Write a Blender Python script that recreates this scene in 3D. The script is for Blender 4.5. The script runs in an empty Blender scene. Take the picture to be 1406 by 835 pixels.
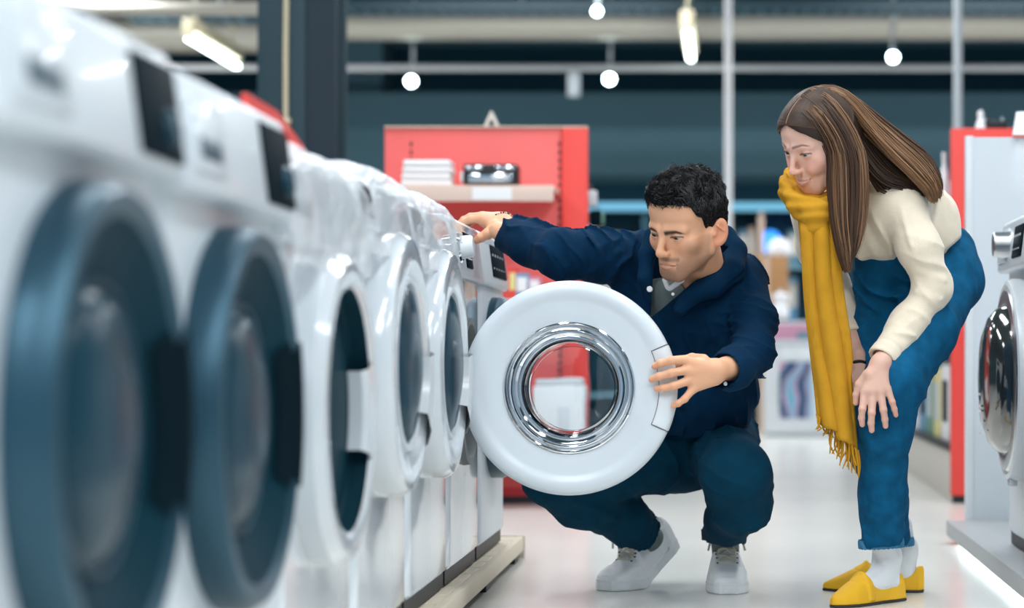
import bpy, bmesh, math, random
import numpy as np
from mathutils import Vector, Matrix, Euler

# ------------------------------------------------------------------ camera, world, light, exposure
SC = bpy.context.scene
COL = SC.collection
FPX, HC, VX, VY = 2950.0, 0.58, 1000.0, 490.0     # focal length in pixels, camera height, vanishing point

cam_data = bpy.data.cameras.new('camera')
cam = bpy.data.objects.new('camera', cam_data)
COL.objects.link(cam)
cam.location = (0, 0, HC)
cam.rotation_euler = (math.pi / 2, 0, 0)
cam_data.sensor_width = 36.0
cam_data.lens = FPX / 1406.0 * 36.0
cam_data.shift_x = (703.0 - VX) / 1406.0
cam_data.shift_y = (VY - 417.5) / 1406.0
cam_data.clip_start = 0.05
cam_data.clip_end = 100
cam_data.dof.use_dof = True
cam_data.dof.focus_distance = 4.92
cam_data.dof.aperture_fstop = 2.4
SC.camera = cam

SC.view_settings.view_transform = 'Standard'
SC.view_settings.look = 'None'
SC.view_settings.gamma = 1.0
SC.view_settings.use_curve_mapping = False
SC.view_settings.exposure = -0.12

world = bpy.data.worlds.new('shop_daylight')
SC.world = world
world.use_nodes = True
bg = world.node_tree.nodes['Background']
bg.inputs[0].default_value = (0.60, 0.80, 1.0, 1)
bg.inputs[1].default_value = 0.62


def area(name, loc, size, power, color=(0.93, 0.97, 1.0), rot=(0, 0, 0)):
    l = bpy.data.lights.new(name, 'AREA')
    l.shape = 'RECTANGLE'
    l.size, l.size_y = size
    l.energy = power
    l.color = color
    o = bpy.data.objects.new(name, l)
    o.location = loc
    o.rotation_euler = rot
    COL.objects.link(o)
    return o


# rows of linear shop lamps on the ceiling grid
for lx in (-3.2, -0.9, 1.1, 3.4):
    for ly in (1.0, 4.2, 7.6):
        area('ceiling_lamp', (lx, ly, 3.6), (0.35, 2.2), 62 if abs(lx) < 2 else 50)
for lx in (-3.4, 0.3, 3.8):
    area('ceiling_lamp', (lx, 12.0, 3.6), (0.35, 2.2), 60)
for lx in (-5.5, -1.6, 2.2, 6.0):
    area('ceiling_lamp', (lx, 15.6, 3.7), (2.2, 0.35), 130)  # extra row added out of view to brighten the far bulkhead
area('ceiling_lamp', (-1.0, -0.6, 3.4), (1.2, 2.0), 90)
area('ceiling_lamp', (1.4, -0.6, 3.4), (1.2, 2.0), 80)

random.seed(7)
RNG = np.random.default_rng(11)


# ------------------------------------------------------------------ helpers: points, materials, meshes
def P(px, py, d):
    return np.array(((px - VX) * d / FPX, d, HC - (py - VY) * d / FPX))


def srgb(h):
    h = h.lstrip('#')
    c = [int(h[i:i + 2], 16) / 255 for i in (0, 2, 4)]
    return tuple(x / 12.92 if x <= 0.04045 else ((x + 0.055) / 1.055) ** 2.4 for x in c)


def mat(name, color, rough=0.5, metal=0.0, bump=0.0, bscale=60.0, vary=0.0, vscale=8.0, attr=False, emit=None,
        coat=0.0, sheen=0.0, spec=0.5, trans=0.0, ior=1.45, sss=0.0, stretch=None, alpha=1.0):
    m = bpy.data.materials.new(name)
    m.use_nodes = True
    nt = m.node_tree
    b = nt.nodes['Principled BSDF']
    if isinstance(color, str):
        color = srgb(color)
    b.inputs['Base Color'].default_value = (*color, 1)
    b.inputs['Roughness'].default_value = rough
    b.inputs['Metallic'].default_value = metal
    b.inputs['IOR'].default_value = ior
    b.inputs['Coat Weight'].default_value = coat
    b.inputs['Coat Roughness'].default_value = 0.08
    b.inputs['Sheen Weight'].default_value = sheen
    b.inputs['Transmission Weight'].default_value = trans
    b.inputs['Alpha'].default_value = alpha
    b.inputs['Specular IOR Level'].default_value = spec
    if sss:
        b.inputs['Subsurface Weight'].default_value = sss
        b.inputs['Subsurface Radius'].default_value = (0.9, 0.35, 0.2)
        b.inputs['Subsurface Scale'].default_value = 0.006
    if emit:
        b.inputs['Emission Color'].default_value = (*emit[0], 1)
        b.inputs['Emission Strength'].default_value = emit[1]
    tc = nt.nodes.new('ShaderNodeTexCoord')
    mp = nt.nodes.new('ShaderNodeMapping')
    nt.links.new(tc.outputs['Object'], mp.inputs[0])
    if stretch:
        mp.inputs['Scale'].default_value = stretch
    src = None
    if attr:
        a = nt.nodes.new('ShaderNodeVertexColor')
        a.layer_name = 'Col'
        src = a.outputs[0]
        nt.links.new(src, b.inputs['Base Color'])
    if vary:
        n = nt.nodes.new('ShaderNodeTexNoise')
        n.inputs['Scale'].default_value = vscale
        n.inputs['Detail'].default_value = 5
        nt.links.new(mp.outputs[0], n.inputs[0])
        hs = nt.nodes.new('ShaderNodeHueSaturation')
        mr = nt.nodes.new('ShaderNodeMapRange')
        mr.inputs[1].default_value, mr.inputs[2].default_value = 0.25, 0.75
        mr.inputs[3].default_value, mr.inputs[4].default_value = 1 - vary, 1 + vary
        nt.links.new(n.outputs[0], mr.inputs[0])
        nt.links.new(mr.outputs[0], hs.inputs['Value'])
        if src:
            nt.links.new(src, hs.inputs['Color'])
        else:
            hs.inputs['Color'].default_value = (*color, 1)
        nt.links.new(hs.outputs[0], b.inputs['Base Color'])
    if bump:
        n = nt.nodes.new('ShaderNodeTexNoise')
        n.inputs['Scale'].default_value = bscale
        n.inputs['Detail'].default_value = 3
        nt.links.new(mp.outputs[0], n.inputs[0])
        bp = nt.nodes.new('ShaderNodeBump')
        bp.inputs['Strength'].default_value = bump
        bp.inputs['Distance'].default_value = 0.002
        nt.links.new(n.outputs[0], bp.inputs['Height'])
        nt.links.new(bp.outputs[0], b.inputs['Normal'])
    return m


M = {}
M['white'] = mat('white_enamel', (0.61, 0.665, 0.71), 0.34, coat=0.2, bump=0.05, bscale=3)
M['wrap'] = mat('white_enamel_under_film', (0.66, 0.71, 0.75), 0.2, coat=1.0, bump=0.35, bscale=7, stretch=(1, 1, 0.3))
M['offwhite'] = mat('white_plastic', (0.68, 0.72, 0.75), 0.35, coat=0.3)
M['glossblack'] = mat('black_glass', (0.004, 0.012, 0.018), 0.45, spec=0.05, ior=1.2)
M['darkblue'] = mat('smoked_glass', (0.012, 0.045, 0.068), 0.24, spec=0.25, ior=1.3)
M['smoke'] = mat('smoked_ring', (0.006, 0.032, 0.048), 0.45, spec=0.1, ior=1.25)
M['bluegrey'] = mat('blue_grey_chrome', (0.022, 0.072, 0.108), 0.38, metal=0.5)
M['chrome'] = mat('chrome', (0.80, 0.82, 0.84), 0.06, metal=1.0)
M['steel'] = mat('brushed_steel', (0.55, 0.58, 0.6), 0.28, metal=1.0)
M['film'] = mat('plastic_film', (0.78, 0.82, 0.86), 0.30, coat=0.2, alpha=0.50, bump=0.3, bscale=14)
M['platform'] = mat('grey_platform_laminate', (0.40, 0.42, 0.43), 0.45)
M['tintmirror'] = mat('tinted_door_glass', (0.26, 0.26, 0.25), 0.10, metal=0.92)
M['rubber'] = mat('grey_rubber', (0.16, 0.18, 0.19), 0.6)
M['black'] = mat('black_plastic', (0.008, 0.010, 0.012), 0.45)
M['brown'] = mat('dark_hinge', (0.05, 0.03, 0.035), 0.4)
M['seam'] = mat('seam_line', (0.10, 0.06, 0.06), 0.6)
M['glass'] = mat('clear_glass', (0.97, 0.99, 1.0), 0.0, trans=1.0, ior=1.45)
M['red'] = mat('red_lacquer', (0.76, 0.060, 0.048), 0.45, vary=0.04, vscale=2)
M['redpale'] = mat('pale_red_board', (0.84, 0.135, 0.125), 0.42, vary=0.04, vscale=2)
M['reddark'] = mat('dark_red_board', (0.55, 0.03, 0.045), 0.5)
M['beige'] = mat('beige_board', (0.66, 0.50, 0.40), 0.5)
M['rail'] = mat('pinkish_price_rail', (0.70, 0.53, 0.46), 0.4)
M['beigelight'] = mat('light_beige_board', (0.64, 0.60, 0.54), 0.5)
M['paper'] = mat('white_paper', (0.82, 0.82, 0.84), 0.7)
M['wood'] = mat('pallet_wood', (0.66, 0.58, 0.46), 0.7, vary=0.15, vscale=6, bump=0.3, bscale=40, stretch=(1, 0.1, 1))
M['palletend'] = mat('painted_pallet_board', (0.62, 0.56, 0.48), 0.65, vary=0.06, vscale=6)
M['grey'] = mat('light_grey_paint', (0.55, 0.60, 0.64), 0.5)
M['teal'] = mat('dark_teal_paint', (0.022, 0.085, 0.12), 0.7)
M['tealdark'] = mat('darker_teal_paint', (0.012, 0.095, 0.150), 0.7)
M['tealgrey'] = mat('grey_teal_board', (0.135, 0.275, 0.345), 0.7)
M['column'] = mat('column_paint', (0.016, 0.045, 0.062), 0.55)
M['columndark'] = mat('column_dark_tone', (0.006, 0.020, 0.034), 0.6)
M['ductmetal'] = mat('pale_duct', (0.62, 0.58, 0.50), 0.4, metal=0.3, bump=0.3, bscale=20)
M['ceil'] = mat('dark_ceiling', (0.02, 0.07, 0.09), 0.8)
M['lamp'] = mat('lamp_diffuser', (1, 1, 1), 0.5, emit=((0.85, 1.0, 1.0), 13.0))
M['spot'] = mat('spot_lens', (1, 1, 1), 0.5, emit=((0.75, 0.97, 1.0), 32.0))
M['blueled'] = mat('blue_light_strip', (0.02, 0.05, 0.08), 0.5, emit=((0.17, 0.52, 0.74), 0.95))
M['whiteled'] = mat('white_light_strip', (1, 1, 1), 0.5, emit=((0.80, 0.95, 1.0), 9.0))
M['cream'] = mat('cream_metal', (0.62, 0.55, 0.38), 0.5)
M['cardboard'] = mat('brown_cardboard', (0.46, 0.24, 0.10), 0.7, vary=0.1)
M['bluelit'] = mat('blue_screen', (0.05, 0.3, 0.9), 0.4, emit=((0.03, 0.28, 0.95), 1.6))
M['yellowbox'] = mat('yellow_card', (0.75, 0.66, 0.28), 0.5)
M['bluebox'] = mat('blue_card', (0.12, 0.30, 0.48), 0.5)
M['pink'] = mat('pink_plastic', (0.62, 0.30, 0.42), 0.5)
M['green'] = mat('green_plastic', (0.12, 0.28, 0.2), 0.5)

# floor: polished light stone with soft mottling
fm = mat('polished_floor', (0.68, 0.67, 0.635), 0.2, vary=0.05, vscale=1.4)
M['floor'] = fm
nt = fm.node_tree
fb = nt.nodes['Principled BSDF']
nz = nt.nodes.new('ShaderNodeTexNoise'); nz.inputs['Scale'].default_value = 2.2; nz.inputs['Detail'].default_value = 6
mr = nt.nodes.new('ShaderNodeMapRange'); mr.inputs[3].default_value = 0.13; mr.inputs[4].default_value = 0.36
nt.links.new(nz.outputs[0], mr.inputs[0]); nt.links.new(mr.outputs[0], fb.inputs['Roughness'])


def link(name, me, material, parent=None, smooth=True):
    o = bpy.data.objects.new(name, me)
    COL.objects.link(o)
    if material is not None:
        me.materials.clear()
        for mm in (material if isinstance(material, (list, tuple)) else [material]):
            me.materials.append(mm)
    if smooth:
        me.polygons.foreach_set('use_smooth', np.ones(len(me.polygons), dtype=bool))
        try:
            me.set_sharp_from_angle(angle=math.radians(38))
        except Exception:
            pass
    if parent is not None:
        o.parent = parent
    return o


def tag(o, label=None, cat=None, group=None, kind=None):
    if label: o['label'] = label
    if cat: o['category'] = cat
    if group: o['group'] = group
    if kind: o['kind'] = kind
    return o


def thing(name, label, cat, loc=(0, 0, 0), group=None, rotz=0):
    o = bpy.data.objects.new(name, None)
    o.empty_display_size = 0.05
    COL.objects.link(o)
    o.location = loc
    o.rotation_euler = (0, 0, rotz)
    return tag(o, label, cat, group)


def pydata(verts, faces, name='mesh'):
    me = bpy.data.meshes.new(name)
    me.from_pydata([tuple(map(float, v)) for v in verts], [], [tuple(f) for f in faces])
    me.update()
    return me


def box_me(lo, hi, bevel=0.0, seg=2, taper=None):
    bm = bmesh.new()
    bmesh.ops.create_cube(bm, size=1)
    lo, hi = Vector(lo), Vector(hi)
    for v in bm.verts:
        v.co = Vector([(lo[i] + hi[i]) / 2 + v.co[i] * (hi[i] - lo[i]) for i in range(3)])
        if taper: taper(v.co)
    if bevel > 0:
        bmesh.ops.bevel(bm, geom=list(bm.edges), offset=bevel, segments=seg, affect='EDGES', profile=0.6)
    me = bpy.data.meshes.new('box')
    bm.to_mesh(me); bm.free()
    return me


def box(name, lo, hi, m, parent=None, bevel=0.0, seg=2):
    return link(name, box_me(lo, hi, bevel, seg), m, parent)


def lathe_me(profile, seg=72, axis='x', a0=0.0, a1=2 * math.pi):
    full = abs(a1 - a0 - 2 * math.pi) < 1e-6
    n = seg if full else seg + 1
    vs, fs = [], []
    for (r, h) in profile:
        for i in range(n):
            t = a0 + (a1 - a0) * i / seg
            c, s = r * math.cos(t), r * math.sin(t)
            vs.append((h, c, s) if axis == 'x' else (c, s, h) if axis == 'z' else (c, h, s))
    for j in range(len(profile) - 1):
        for i in range(seg if full else seg):
            a, b = j * n + i, j * n + (i + 1) % n
            c, d = (j + 1) * n + (i + 1) % n, (j + 1) * n + i
            fs.append((a, b, c, d))
    bm = bmesh.new()
    me = pydata(vs, fs)
    bm.from_mesh(me)
    bmesh.ops.remove_doubles(bm, verts=bm.verts, dist=1e-6)
    bmesh.ops.recalc_face_normals(bm, faces=bm.faces)
    bm.to_mesh(me); bm.free()
    return me


def shift_me(me, off):
    me.transform(Matrix.Translation(Vector(off)))
    return me


def tube_arrays(path, radii, sides=6, caps=True):
    """path (n,3), radii (n,) -> verts, faces"""
    path = np.asarray(path, float); n = len(path)
    radii = np.broadcast_to(np.asarray(radii, float), (n,))
    tan = np.gradient(path, axis=0)
    tan /= np.linalg.norm(tan, axis=1)[:, None] + 1e-12
    ref = np.array((0.13, 0.97, 0.2)) if abs(tan[0] @ np.array((0.13, 0.97, 0.2))) < 0.9 else np.array((1., 0.1, 0))
    u = np.cross(tan[0], ref); u /= np.linalg.norm(u)
    vs = []
    for i in range(n):
        u = u - tan[i] * (u @ tan[i]); u /= np.linalg.norm(u) + 1e-12
        w = np.cross(tan[i], u)
        for k in range(sides):
            a = 2 * math.pi * k / sides
            vs.append(path[i] + radii[i] * (math.cos(a) * u + math.sin(a) * w))
    fs = []
    for i in range(n - 1):
        for k in range(sides):
            k2 = (k + 1) % sides
            fs.append((i * sides + k, i * sides + k2, (i + 1) * sides + k2, (i + 1) * sides + k))
    if caps:
        fs.append(tuple(range(sides))[::-1]); fs.append(tuple((n - 1) * sides + k for k in range(sides)))
    return vs, fs


class MB:
    def __init__(s): s.v, s.f, s.c = [], [], []
    def add(s, vs, fs, col=None):
        o = len(s.v); s.v.extend(vs); s.f.extend([tuple(i + o for i in f) for f in fs])
        if col is not None: s.c.extend([col] * len(vs))
    def tube(s, path, radii, sides=6, col=None): s.add(*tube_arrays(path, radii, sides), col=col)
    def box(s, lo, hi):
        x0, y0, z0 = lo; x1, y1, z1 = hi
        s.add([(x0, y0, z0), (x1, y0, z0), (x1, y1, z0), (x0, y1, z0), (x0, y0, z1), (x1, y0, z1), (x1, y1, z1), (x0, y1, z1)],
              [(3, 2, 1, 0), (4, 5, 6, 7), (0, 1, 5, 4), (1, 2, 6, 5), (2, 3, 7, 6), (3, 0, 4, 7)])
    def mesh(s):
        me = pydata(s.v, s.f)
        if s.c: set_col(me, np.array(s.c))
        return me
    def obj(s, name, m, parent=None): return link(name, s.mesh(), m, parent)


def set_col(me, cols):
    a = me.color_attributes.new('Col', 'FLOAT_COLOR', 'POINT')
    c = np.ones((len(me.vertices), 4), dtype=np.float32); c[:, :3] = cols
    a.data.foreach_set('color', c.ravel())


def spline(pts, n):
    """Catmull-Rom through pts (k,dim)"""
    pts = np.asarray(pts, float); k = len(pts)
    ext = np.vstack([2 * pts[0] - pts[1], pts, 2 * pts[-1] - pts[-2]])
    out = []
    for t in np.linspace(0, k - 1, n):
        i = min(int(t), k - 2); u = t - i
        p0, p1, p2, p3 = ext[i:i + 4]
        out.append(0.5 * ((2 * p1) + (-p0 + p2) * u + (2 * p0 - 5 * p1 + 4 * p2 - p3) * u * u + (-p0 + 3 * p1 - 3 * p2 + p3) * u ** 3))
    return np.array(out)


# ------------------------------------------------------------------ signed-distance modelling for bodies and cloth
def smin(a, b, k):
    h = np.clip(0.5 + 0.5 * (b - a) / k, 0, 1)
    return b + (a - b) * h - k * h * (1 - h)


def smax(a, b, k): return -smin(-a, -b, k)


def cone(p, a, b, ra, rb):
    a = np.asarray(a, float); b = np.asarray(b, float); ab = b - a
    t = np.clip(((p - a) @ ab) / (ab @ ab + 1e-12), 0, 1)
    return np.linalg.norm(p - (a + t[:, None] * ab), axis=1) - (ra + (rb - ra) * t)


def ell(p, c, r, rot=None):
    q = p - np.asarray(c, float)
    if rot is not None: q = q @ rot
    r = np.asarray(r, float)
    k0 = np.linalg.norm(q / r, axis=1); k1 = np.linalg.norm(q / (r * r), axis=1)
    return k0 * (k0 - 1) / (k1 + 1e-9)


def ball(p, c, r): return np.linalg.norm(p - np.asarray(c, float), axis=1) - r


def segdist(p, a, b): return cone(p, a, b, 0, 0)


def chain(p, nodes, k=0.02):
    """nodes: list of (point, radius) joined by tapered capsules"""
    f = None
    for (a, ra), (b, rb) in zip(nodes[:-1], nodes[1:]):
        g = cone(p, a, b, ra, rb)
        f = g if f is None else smin(f, g, k)
    return f


def N(px, py, d, rpx):
    """a body node given in photograph pixels and depth"""
    return (P(px, py, d), rpx * d / FPX)


def wob(p, sc, seed=0.0):
    """cheap smooth 3-D noise in about -1..1"""
    x, y, z = (p * sc).T
    return (np.sin(x * 1.1 + 1.7 * np.sin(y * 0.9 + seed) + seed) * np.cos(z * 1.3 + 1.3 * np.sin(x * 0.8 + 2 * seed))
            + 0.6 * np.sin(y * 2.1 + 1.2 * np.sin(z * 1.7 + seed) + 0.7 * seed)) / 1.6


def ridges(p, segs):
    """raised (h>0) or sunk (h<0) folds: (a, b, width, height)"""
    out = np.zeros(len(p))
    for a, b, w, h in segs:
        out += h * np.exp(-(segdist(p, a, b) / w) ** 2)
    return out


def PR(px0, py0, d0, px1, py1, d1, w=0.010, h=0.008): return (P(px0, py0, d0), P(px1, py1, d1), w, h)


def surface_nets(F, lo, h):
    S = F < 0
    nx, ny, nz = F.shape
    cnt = np.zeros((nx - 1, ny - 1, nz - 1), np.int8)
    corners = [(i, j, k) for i in (0, 1) for j in (0, 1) for k in (0, 1)]
    for i, j, k in corners:
        cnt += S[i:nx - 1 + i, j:ny - 1 + j, k:nz - 1 + k]
    act = (cnt > 0) & (cnt < 8)
    idx = np.argwhere(act)
    ids = -np.ones(act.shape, np.int64); ids[act] = np.arange(len(idx))
    fc = {c: F[idx[:, 0] + c[0], idx[:, 1] + c[1], idx[:, 2] + c[2]] for c in corners}
    acc = np.zeros((len(idx), 3)); num = np.zeros(len(idx))
    for c in corners:
        for ax in range(3):
            if c[ax] == 0:
                e = list(c); e[ax] = 1; e = tuple(e)
                fa, fb = fc[c], fc[e]
                m = (fa < 0) != (fb < 0)
                t = np.where(m, fa / np.where(m, fa - fb, 1), 0)
                pos = np.tile(np.array(c, float), (len(idx), 1)); pos[:, ax] += t
                acc += pos * m[:, None]; num += m
    V = (idx + acc / num[:, None]) * h + lo
    quads = []
    for ax in range(3):
        b, c = (ax + 1) % 3, (ax + 2) % 3
        s0 = [slice(None)] * 3; s1 = [slice(None)] * 3
        s0[ax] = slice(0, -1); s1[ax] = slice(1, None)
        A, B = S[tuple(s0)], S[tuple(s1)]
        e = np.argwhere(A != B)
        e = e[(e[:, b] > 0) & (e[:, c] > 0) & (e[:, b] < F.shape[b] - 1) & (e[:, c] < F.shape[c] - 1)]
        inside = A[e[:, 0], e[:, 1], e[:, 2]]
        def cid(db, dc):
            q = e.copy(); q[:, b] -= db; q[:, c] -= dc
            return ids[q[:, 0], q[:, 1], q[:, 2]]
        q = np.stack([cid(1, 1), cid(0, 1), cid(0, 0), cid(1, 0)], 1)
        q[~inside] = q[~inside][:, ::-1]
        quads.append(q)
    return V, np.vstack(quads)


def sdf_arrays(fn, lo, hi, h, B=4, pad=1.7):
    lo = np.asarray(lo, float); hi = np.asarray(hi, float)
    nb = np.ceil((hi - lo) / (h * B)).astype(int)
    ax = [lo[i] + (np.arange(nb[i]) + 0.5) * h * B - 0.5 * h for i in range(3)]
    G = np.stack(np.meshgrid(*ax, indexing='ij'), -1).reshape(-1, 3)
    fcs = fn(G).reshape(nb)
    up = lambda a: a.repeat(B, 0).repeat(B, 1).repeat(B, 2)
    F = up(fcs.astype(np.float32))
    idx = np.argwhere(up(np.abs(fcs) < h * B * pad))
    if len(idx):
        F[idx[:, 0], idx[:, 1], idx[:, 2]] = fn(lo + idx * h).astype(np.float32)
    return surface_nets(F, lo, h)


def arrays_to_mesh(V, Q, colors=None, name='mesh'):
    me = bpy.data.meshes.new(name)
    me.vertices.add(len(V)); me.vertices.foreach_set('co', np.asarray(V, np.float32).ravel())
    me.loops.add(len(Q) * 4); me.loops.foreach_set('vertex_index', Q.astype(np.int32).ravel())
    me.polygons.add(len(Q)); me.polygons.foreach_set('loop_start', np.arange(0, len(Q) * 4, 4, dtype=np.int32))
    try: me.polygons.foreach_set('loop_total', np.full(len(Q), 4, dtype=np.int32))
    except Exception: pass
    me.update(); me.validate()
    if colors is not None: set_col(me, colors)
    return me


def bounds(nodes, pad=0.03):
    lo = np.min([p - r for p, r in nodes], axis=0) - pad
    hi = np.max([p + r for p, r in nodes], axis=0) + pad
    return lo, hi


def cloth(name, fn, nodes, h, m, parent, pad=0.03, colfn=None):
    V, Q = sdf_arrays(fn, *bounds(nodes, pad), h)
    me = arrays_to_mesh(V, Q, colfn(V) if colfn else None)
    o = link(name, me, m, None, smooth=False)
    me.polygons.foreach_set('use_smooth', np.ones(len(me.polygons), dtype=bool))
    if parent is not None:
        me.transform(Matrix.Translation(-Vector(parent.location)))
        o.parent = parent
    return o


def to_px(p):
    return VX + p[:, 0] * FPX / p[:, 1], VY - (p[:, 2] - HC) * FPX / p[:, 1]


# ------------------------------------------------------------------ the setting
def struct(o):
    o['kind'] = 'structure'; return o


struct(box('floor', (-9, -3, -0.1), (9, 22.2, 0), M['floor']))
struct(box('ceiling', (-9, -3, 4.2), (9, 22.2, 4.3), M['ceil']))
struct(box('wall_back', (-9, 22.0, 0), (9, 22.2, 4.2), M['tealdark']))
struct(box('wall_left', (-9.1, -3, 0), (-9, 22.2, 4.2), M['teal']))
struct(box('wall_right', (9, -3, 0), (9.1, 22.2, 4.2), M['teal']))
struct(box('trim_1', (-9, 20.9, 2.36), (9, 22.0, 3.15), M['tealgrey']))      # boxed-in bulkhead
struct(box('trim_2', (-3.79, 21.3, 3.15), (-3.43, 22.0, 3.75), M['tealgrey']))
struct(box('trim_3', (-9, 21.9, 3.75), (9, 22.0, 4.2), M['tealgrey']))

# steel column of H section
col = thing('steel_column', 'dark teal steel column of H section behind the left row of washing machines', 'column', (-1.94, 9.8, 0))
col['kind'] = 'structure'
box('flange', (-0.175, -0.15, 0), (0.04, -0.12, 4.2), M['column'], col, 0.003)
box('flange', (-0.175, 0.12, 0), (0.175, 0.15, 4.2), M['column'], col, 0.003)
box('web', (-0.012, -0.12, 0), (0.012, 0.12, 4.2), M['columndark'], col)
box('dark_front_half', (0.04, -0.14, 0), (0.175, -0.11, 4.2), M['columndark'], col)  # right half of the column front, in a darker tone
mb = MB(); mb.tube([(-0.045, -0.165, 0.9), (-0.045, -0.165, 2.0), (-0.03, -0.165, 3.0), (-0.03, -0.165, 4.2)], 0.012, 8)
mb.obj('conduit', M['cream'], col)
box('junction_clip', (-0.065, -0.19, 1.62), (-0.022, -0.15, 1.65), M['cream'], col, 0.003)

# ducts, trays and rails hung under the ceiling
def duct(px0, px1, py, d, r, label, m, name='ventilation_duct', groove=True):
    x0, x1 = (px0 - VX) * d / FPX, (px1 - VX) * d / FPX
    z = HC - (py - VY) * d / FPX
    prof = []
    n = int((x1 - x0) / 0.09) if groove else 2
    for i in range(n + 1):
        h = x0 + (x1 - x0) * i / n
        prof += [(r, h), (r * 1.035, h + 0.004)] if groove else [(r, h)]
    prof = [(0.001, x0)] + prof + [(0.001, x1 + 0.004)]
    o = link(name, shift_me(lathe_me(prof, 20), (0, d, z)), m)
    mb = MB()
    for fx in (0.2, 0.8):
        mb = MB(); mb.tube([(x0 + (x1 - x0) * fx, d, z + r * 0.9), (x0 + (x1 - x0) * fx, d, 4.2)], 0.01, 5)
        mb.obj('hanger', M['grey'], o)
    return tag(o, label, 'duct')


duct(470, 1700, 35, 18.2, 0.125, 'long pale spiral ventilation duct running right of the column below the ceiling', M['ductmetal'])
duct(120, 360, 48, 18.2, 0.15, 'pale ventilation duct seen left of the dark column', M['ductmetal'])
duct(40, 1900, 93, 18.0, 0.028, 'thin white horizontal pipe crossing below the ducts', M['paper'], 'pipe', False)
duct(440, 1900, 2, 19.0, 0.07, 'grey duct along the top edge above the long pale duct', M['column'], 'ventilation_duct', False)
duct(60, 362, 12, 15.8, 0.05, 'thin pale pipe above the duct left of the column', M['ductmetal'], 'pipe', False)


def tray(px0, px1, py, d, label):
    x0, x1 = (px0 - VX) * d / FPX, (px1 - VX) * d / FPX
    z = HC - (py - VY) * d / FPX
    t = thing('cable_tray', label, 'tray', ((x0 + x1) / 2, d, z))
    w = (x1 - x0) / 2
    box('side_rail', (-w, -0.16, 0), (w, -0.15, 0.07), M['column'], t)
    box('side_rail', (-w, 0.15, 0), (w, 0.16, 0.07), M['column'], t)
    mb = MB()
    for i in range(int(2 * w / 0.12)):
        mb.box((-w + i * 0.12, -0.15, 0), (-w + i * 0.12 + 0.015, 0.15, 0.012))
    mb.obj('rungs', M['tealgrey'], t)['kind'] = 'stuff'


tray(440, 1650, 17, 17.0, 'grey ladder cable tray in front of the long pale duct')
tray(180, 362, 28, 16.6, 'grey ladder cable tray left of the column')

for px, d, w, y1, lab in ((1000, 15.0, 0.026, 270, 'thin white vertical pole between the man and the woman'),
                          (1315, 12.0, 0.024, 180, 'thin grey-blue vertical pole above the right red display panel')):
    x = (px - VX) * d / FPX
    mb = MB(); mb.tube([(x, d, 0), (x, d, 4.2)], w, 10)
    tag(mb.obj('support_pole', M['paper'] if px == 1000 else M['grey']), lab, 'pole')

# pendants: linear lamps and spotlights that show in the frame
def linear_lamp(x, d0, d1, z, label):
    t = thing('linear_lamp', label, 'lamp', (x, (d0 + d1) / 2, z))
    L = (d1 - d0) / 2
    box('diffuser', (-0.026, -L, -0.03), (0.026, L, 0.0), M['lamp'], t, 0.012, 3)
    box('housing', (-0.055, -L, 0.03), (0.055, L, 0.14), M['cream'], t, 0.02, 2)
    for s in (-0.75, 0.75):
        mb = MB(); mb.tube([(0, s * L, 0.13), (0, s * L, 4.2 - z)], 0.012, 6)
        mb.obj('hanger', M['cream'], t)
    box('end_cap', (-0.04, -L - 0.02, -0.02), (0.04, -L + 0.0, 0.1), M['cream'], t, 0.01)


linear_lamp(-4.07, 16.2, 17.8, 3.0, 'lit linear ceiling lamp seen at an angle left of the column')
linear_lamp(-0.31, 16.2, 17.8, 3.06, 'lit linear ceiling lamp seen end-on above the man')


def spotlight(px, py, d, label, r=0.042):
    p = P(px, py, d)
    t = thing('spotlight', label, 'lamp', tuple(p))
    link('lens', shift_me(lathe_me([(0.0, -0.02), (r * 0.8, -0.016), (r, 0.0)], 24, 'y'), (0, -0.02, 0)), M['spot'], t)
    link('housing', lathe_me([(r, -0.02), (r * 1.12, -0.02), (r * 1.1, 0.06), (r * 0.7, 0.13), (0, 0.14)], 24, 'y'), M['grey'], t)
    mb = MB(); mb.tube([(0, 0.06, 0.04), (0.02, 0.06, 4.19 - p[2])], 0.014, 6); mb.obj('stem', M['grey'], t)


spotlight(565, 112, 18.4, 'round lit ceiling spotlight above the left end of the red shelf unit')
spotlight(837, 109, 18.4, 'round lit ceiling spotlight above the right end of the red shelf unit')
spotlight(1226, 79, 17.4, 'round lit ceiling spotlight above the woman', 0.038)
spotlight(820, 16, 16.3, 'small round ceiling spotlight at the top edge above the man', 0.03)
t = thing('hanging_box', 'small pale grey box hanging below the thin pipe', 'box', tuple(P(788, 113, 18.0)))
box('case', (-0.05, -0.05, -0.12), (0.05, 0.05, 0.085), M['grey'], t, 0.01)
box('bracket', (-0.02, -0.02, 0.085), (0.02, 0.02, 0.13), M['cream'], t)

# ------------------------------------------------------------------ washing machines
W, H, D = 0.595, 0.826, 0.55


def cut(o, cutter_me, loc):
    c = bpy.data.objects.new('cutter', cutter_me); COL.objects.link(c); c.location = loc
    md = o.modifiers.new('b', 'BOOLEAN'); md.object = c; md.operation = 'DIFFERENCE'; md.solver = 'EXACT'
    bpy.context.view_layer.update()
    me = bpy.data.meshes.new_from_object(o.evaluated_get(bpy.context.evaluated_depsgraph_get()))
    o.modifiers.clear(); o.data = me
    bpy.data.objects.remove(c)


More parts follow.
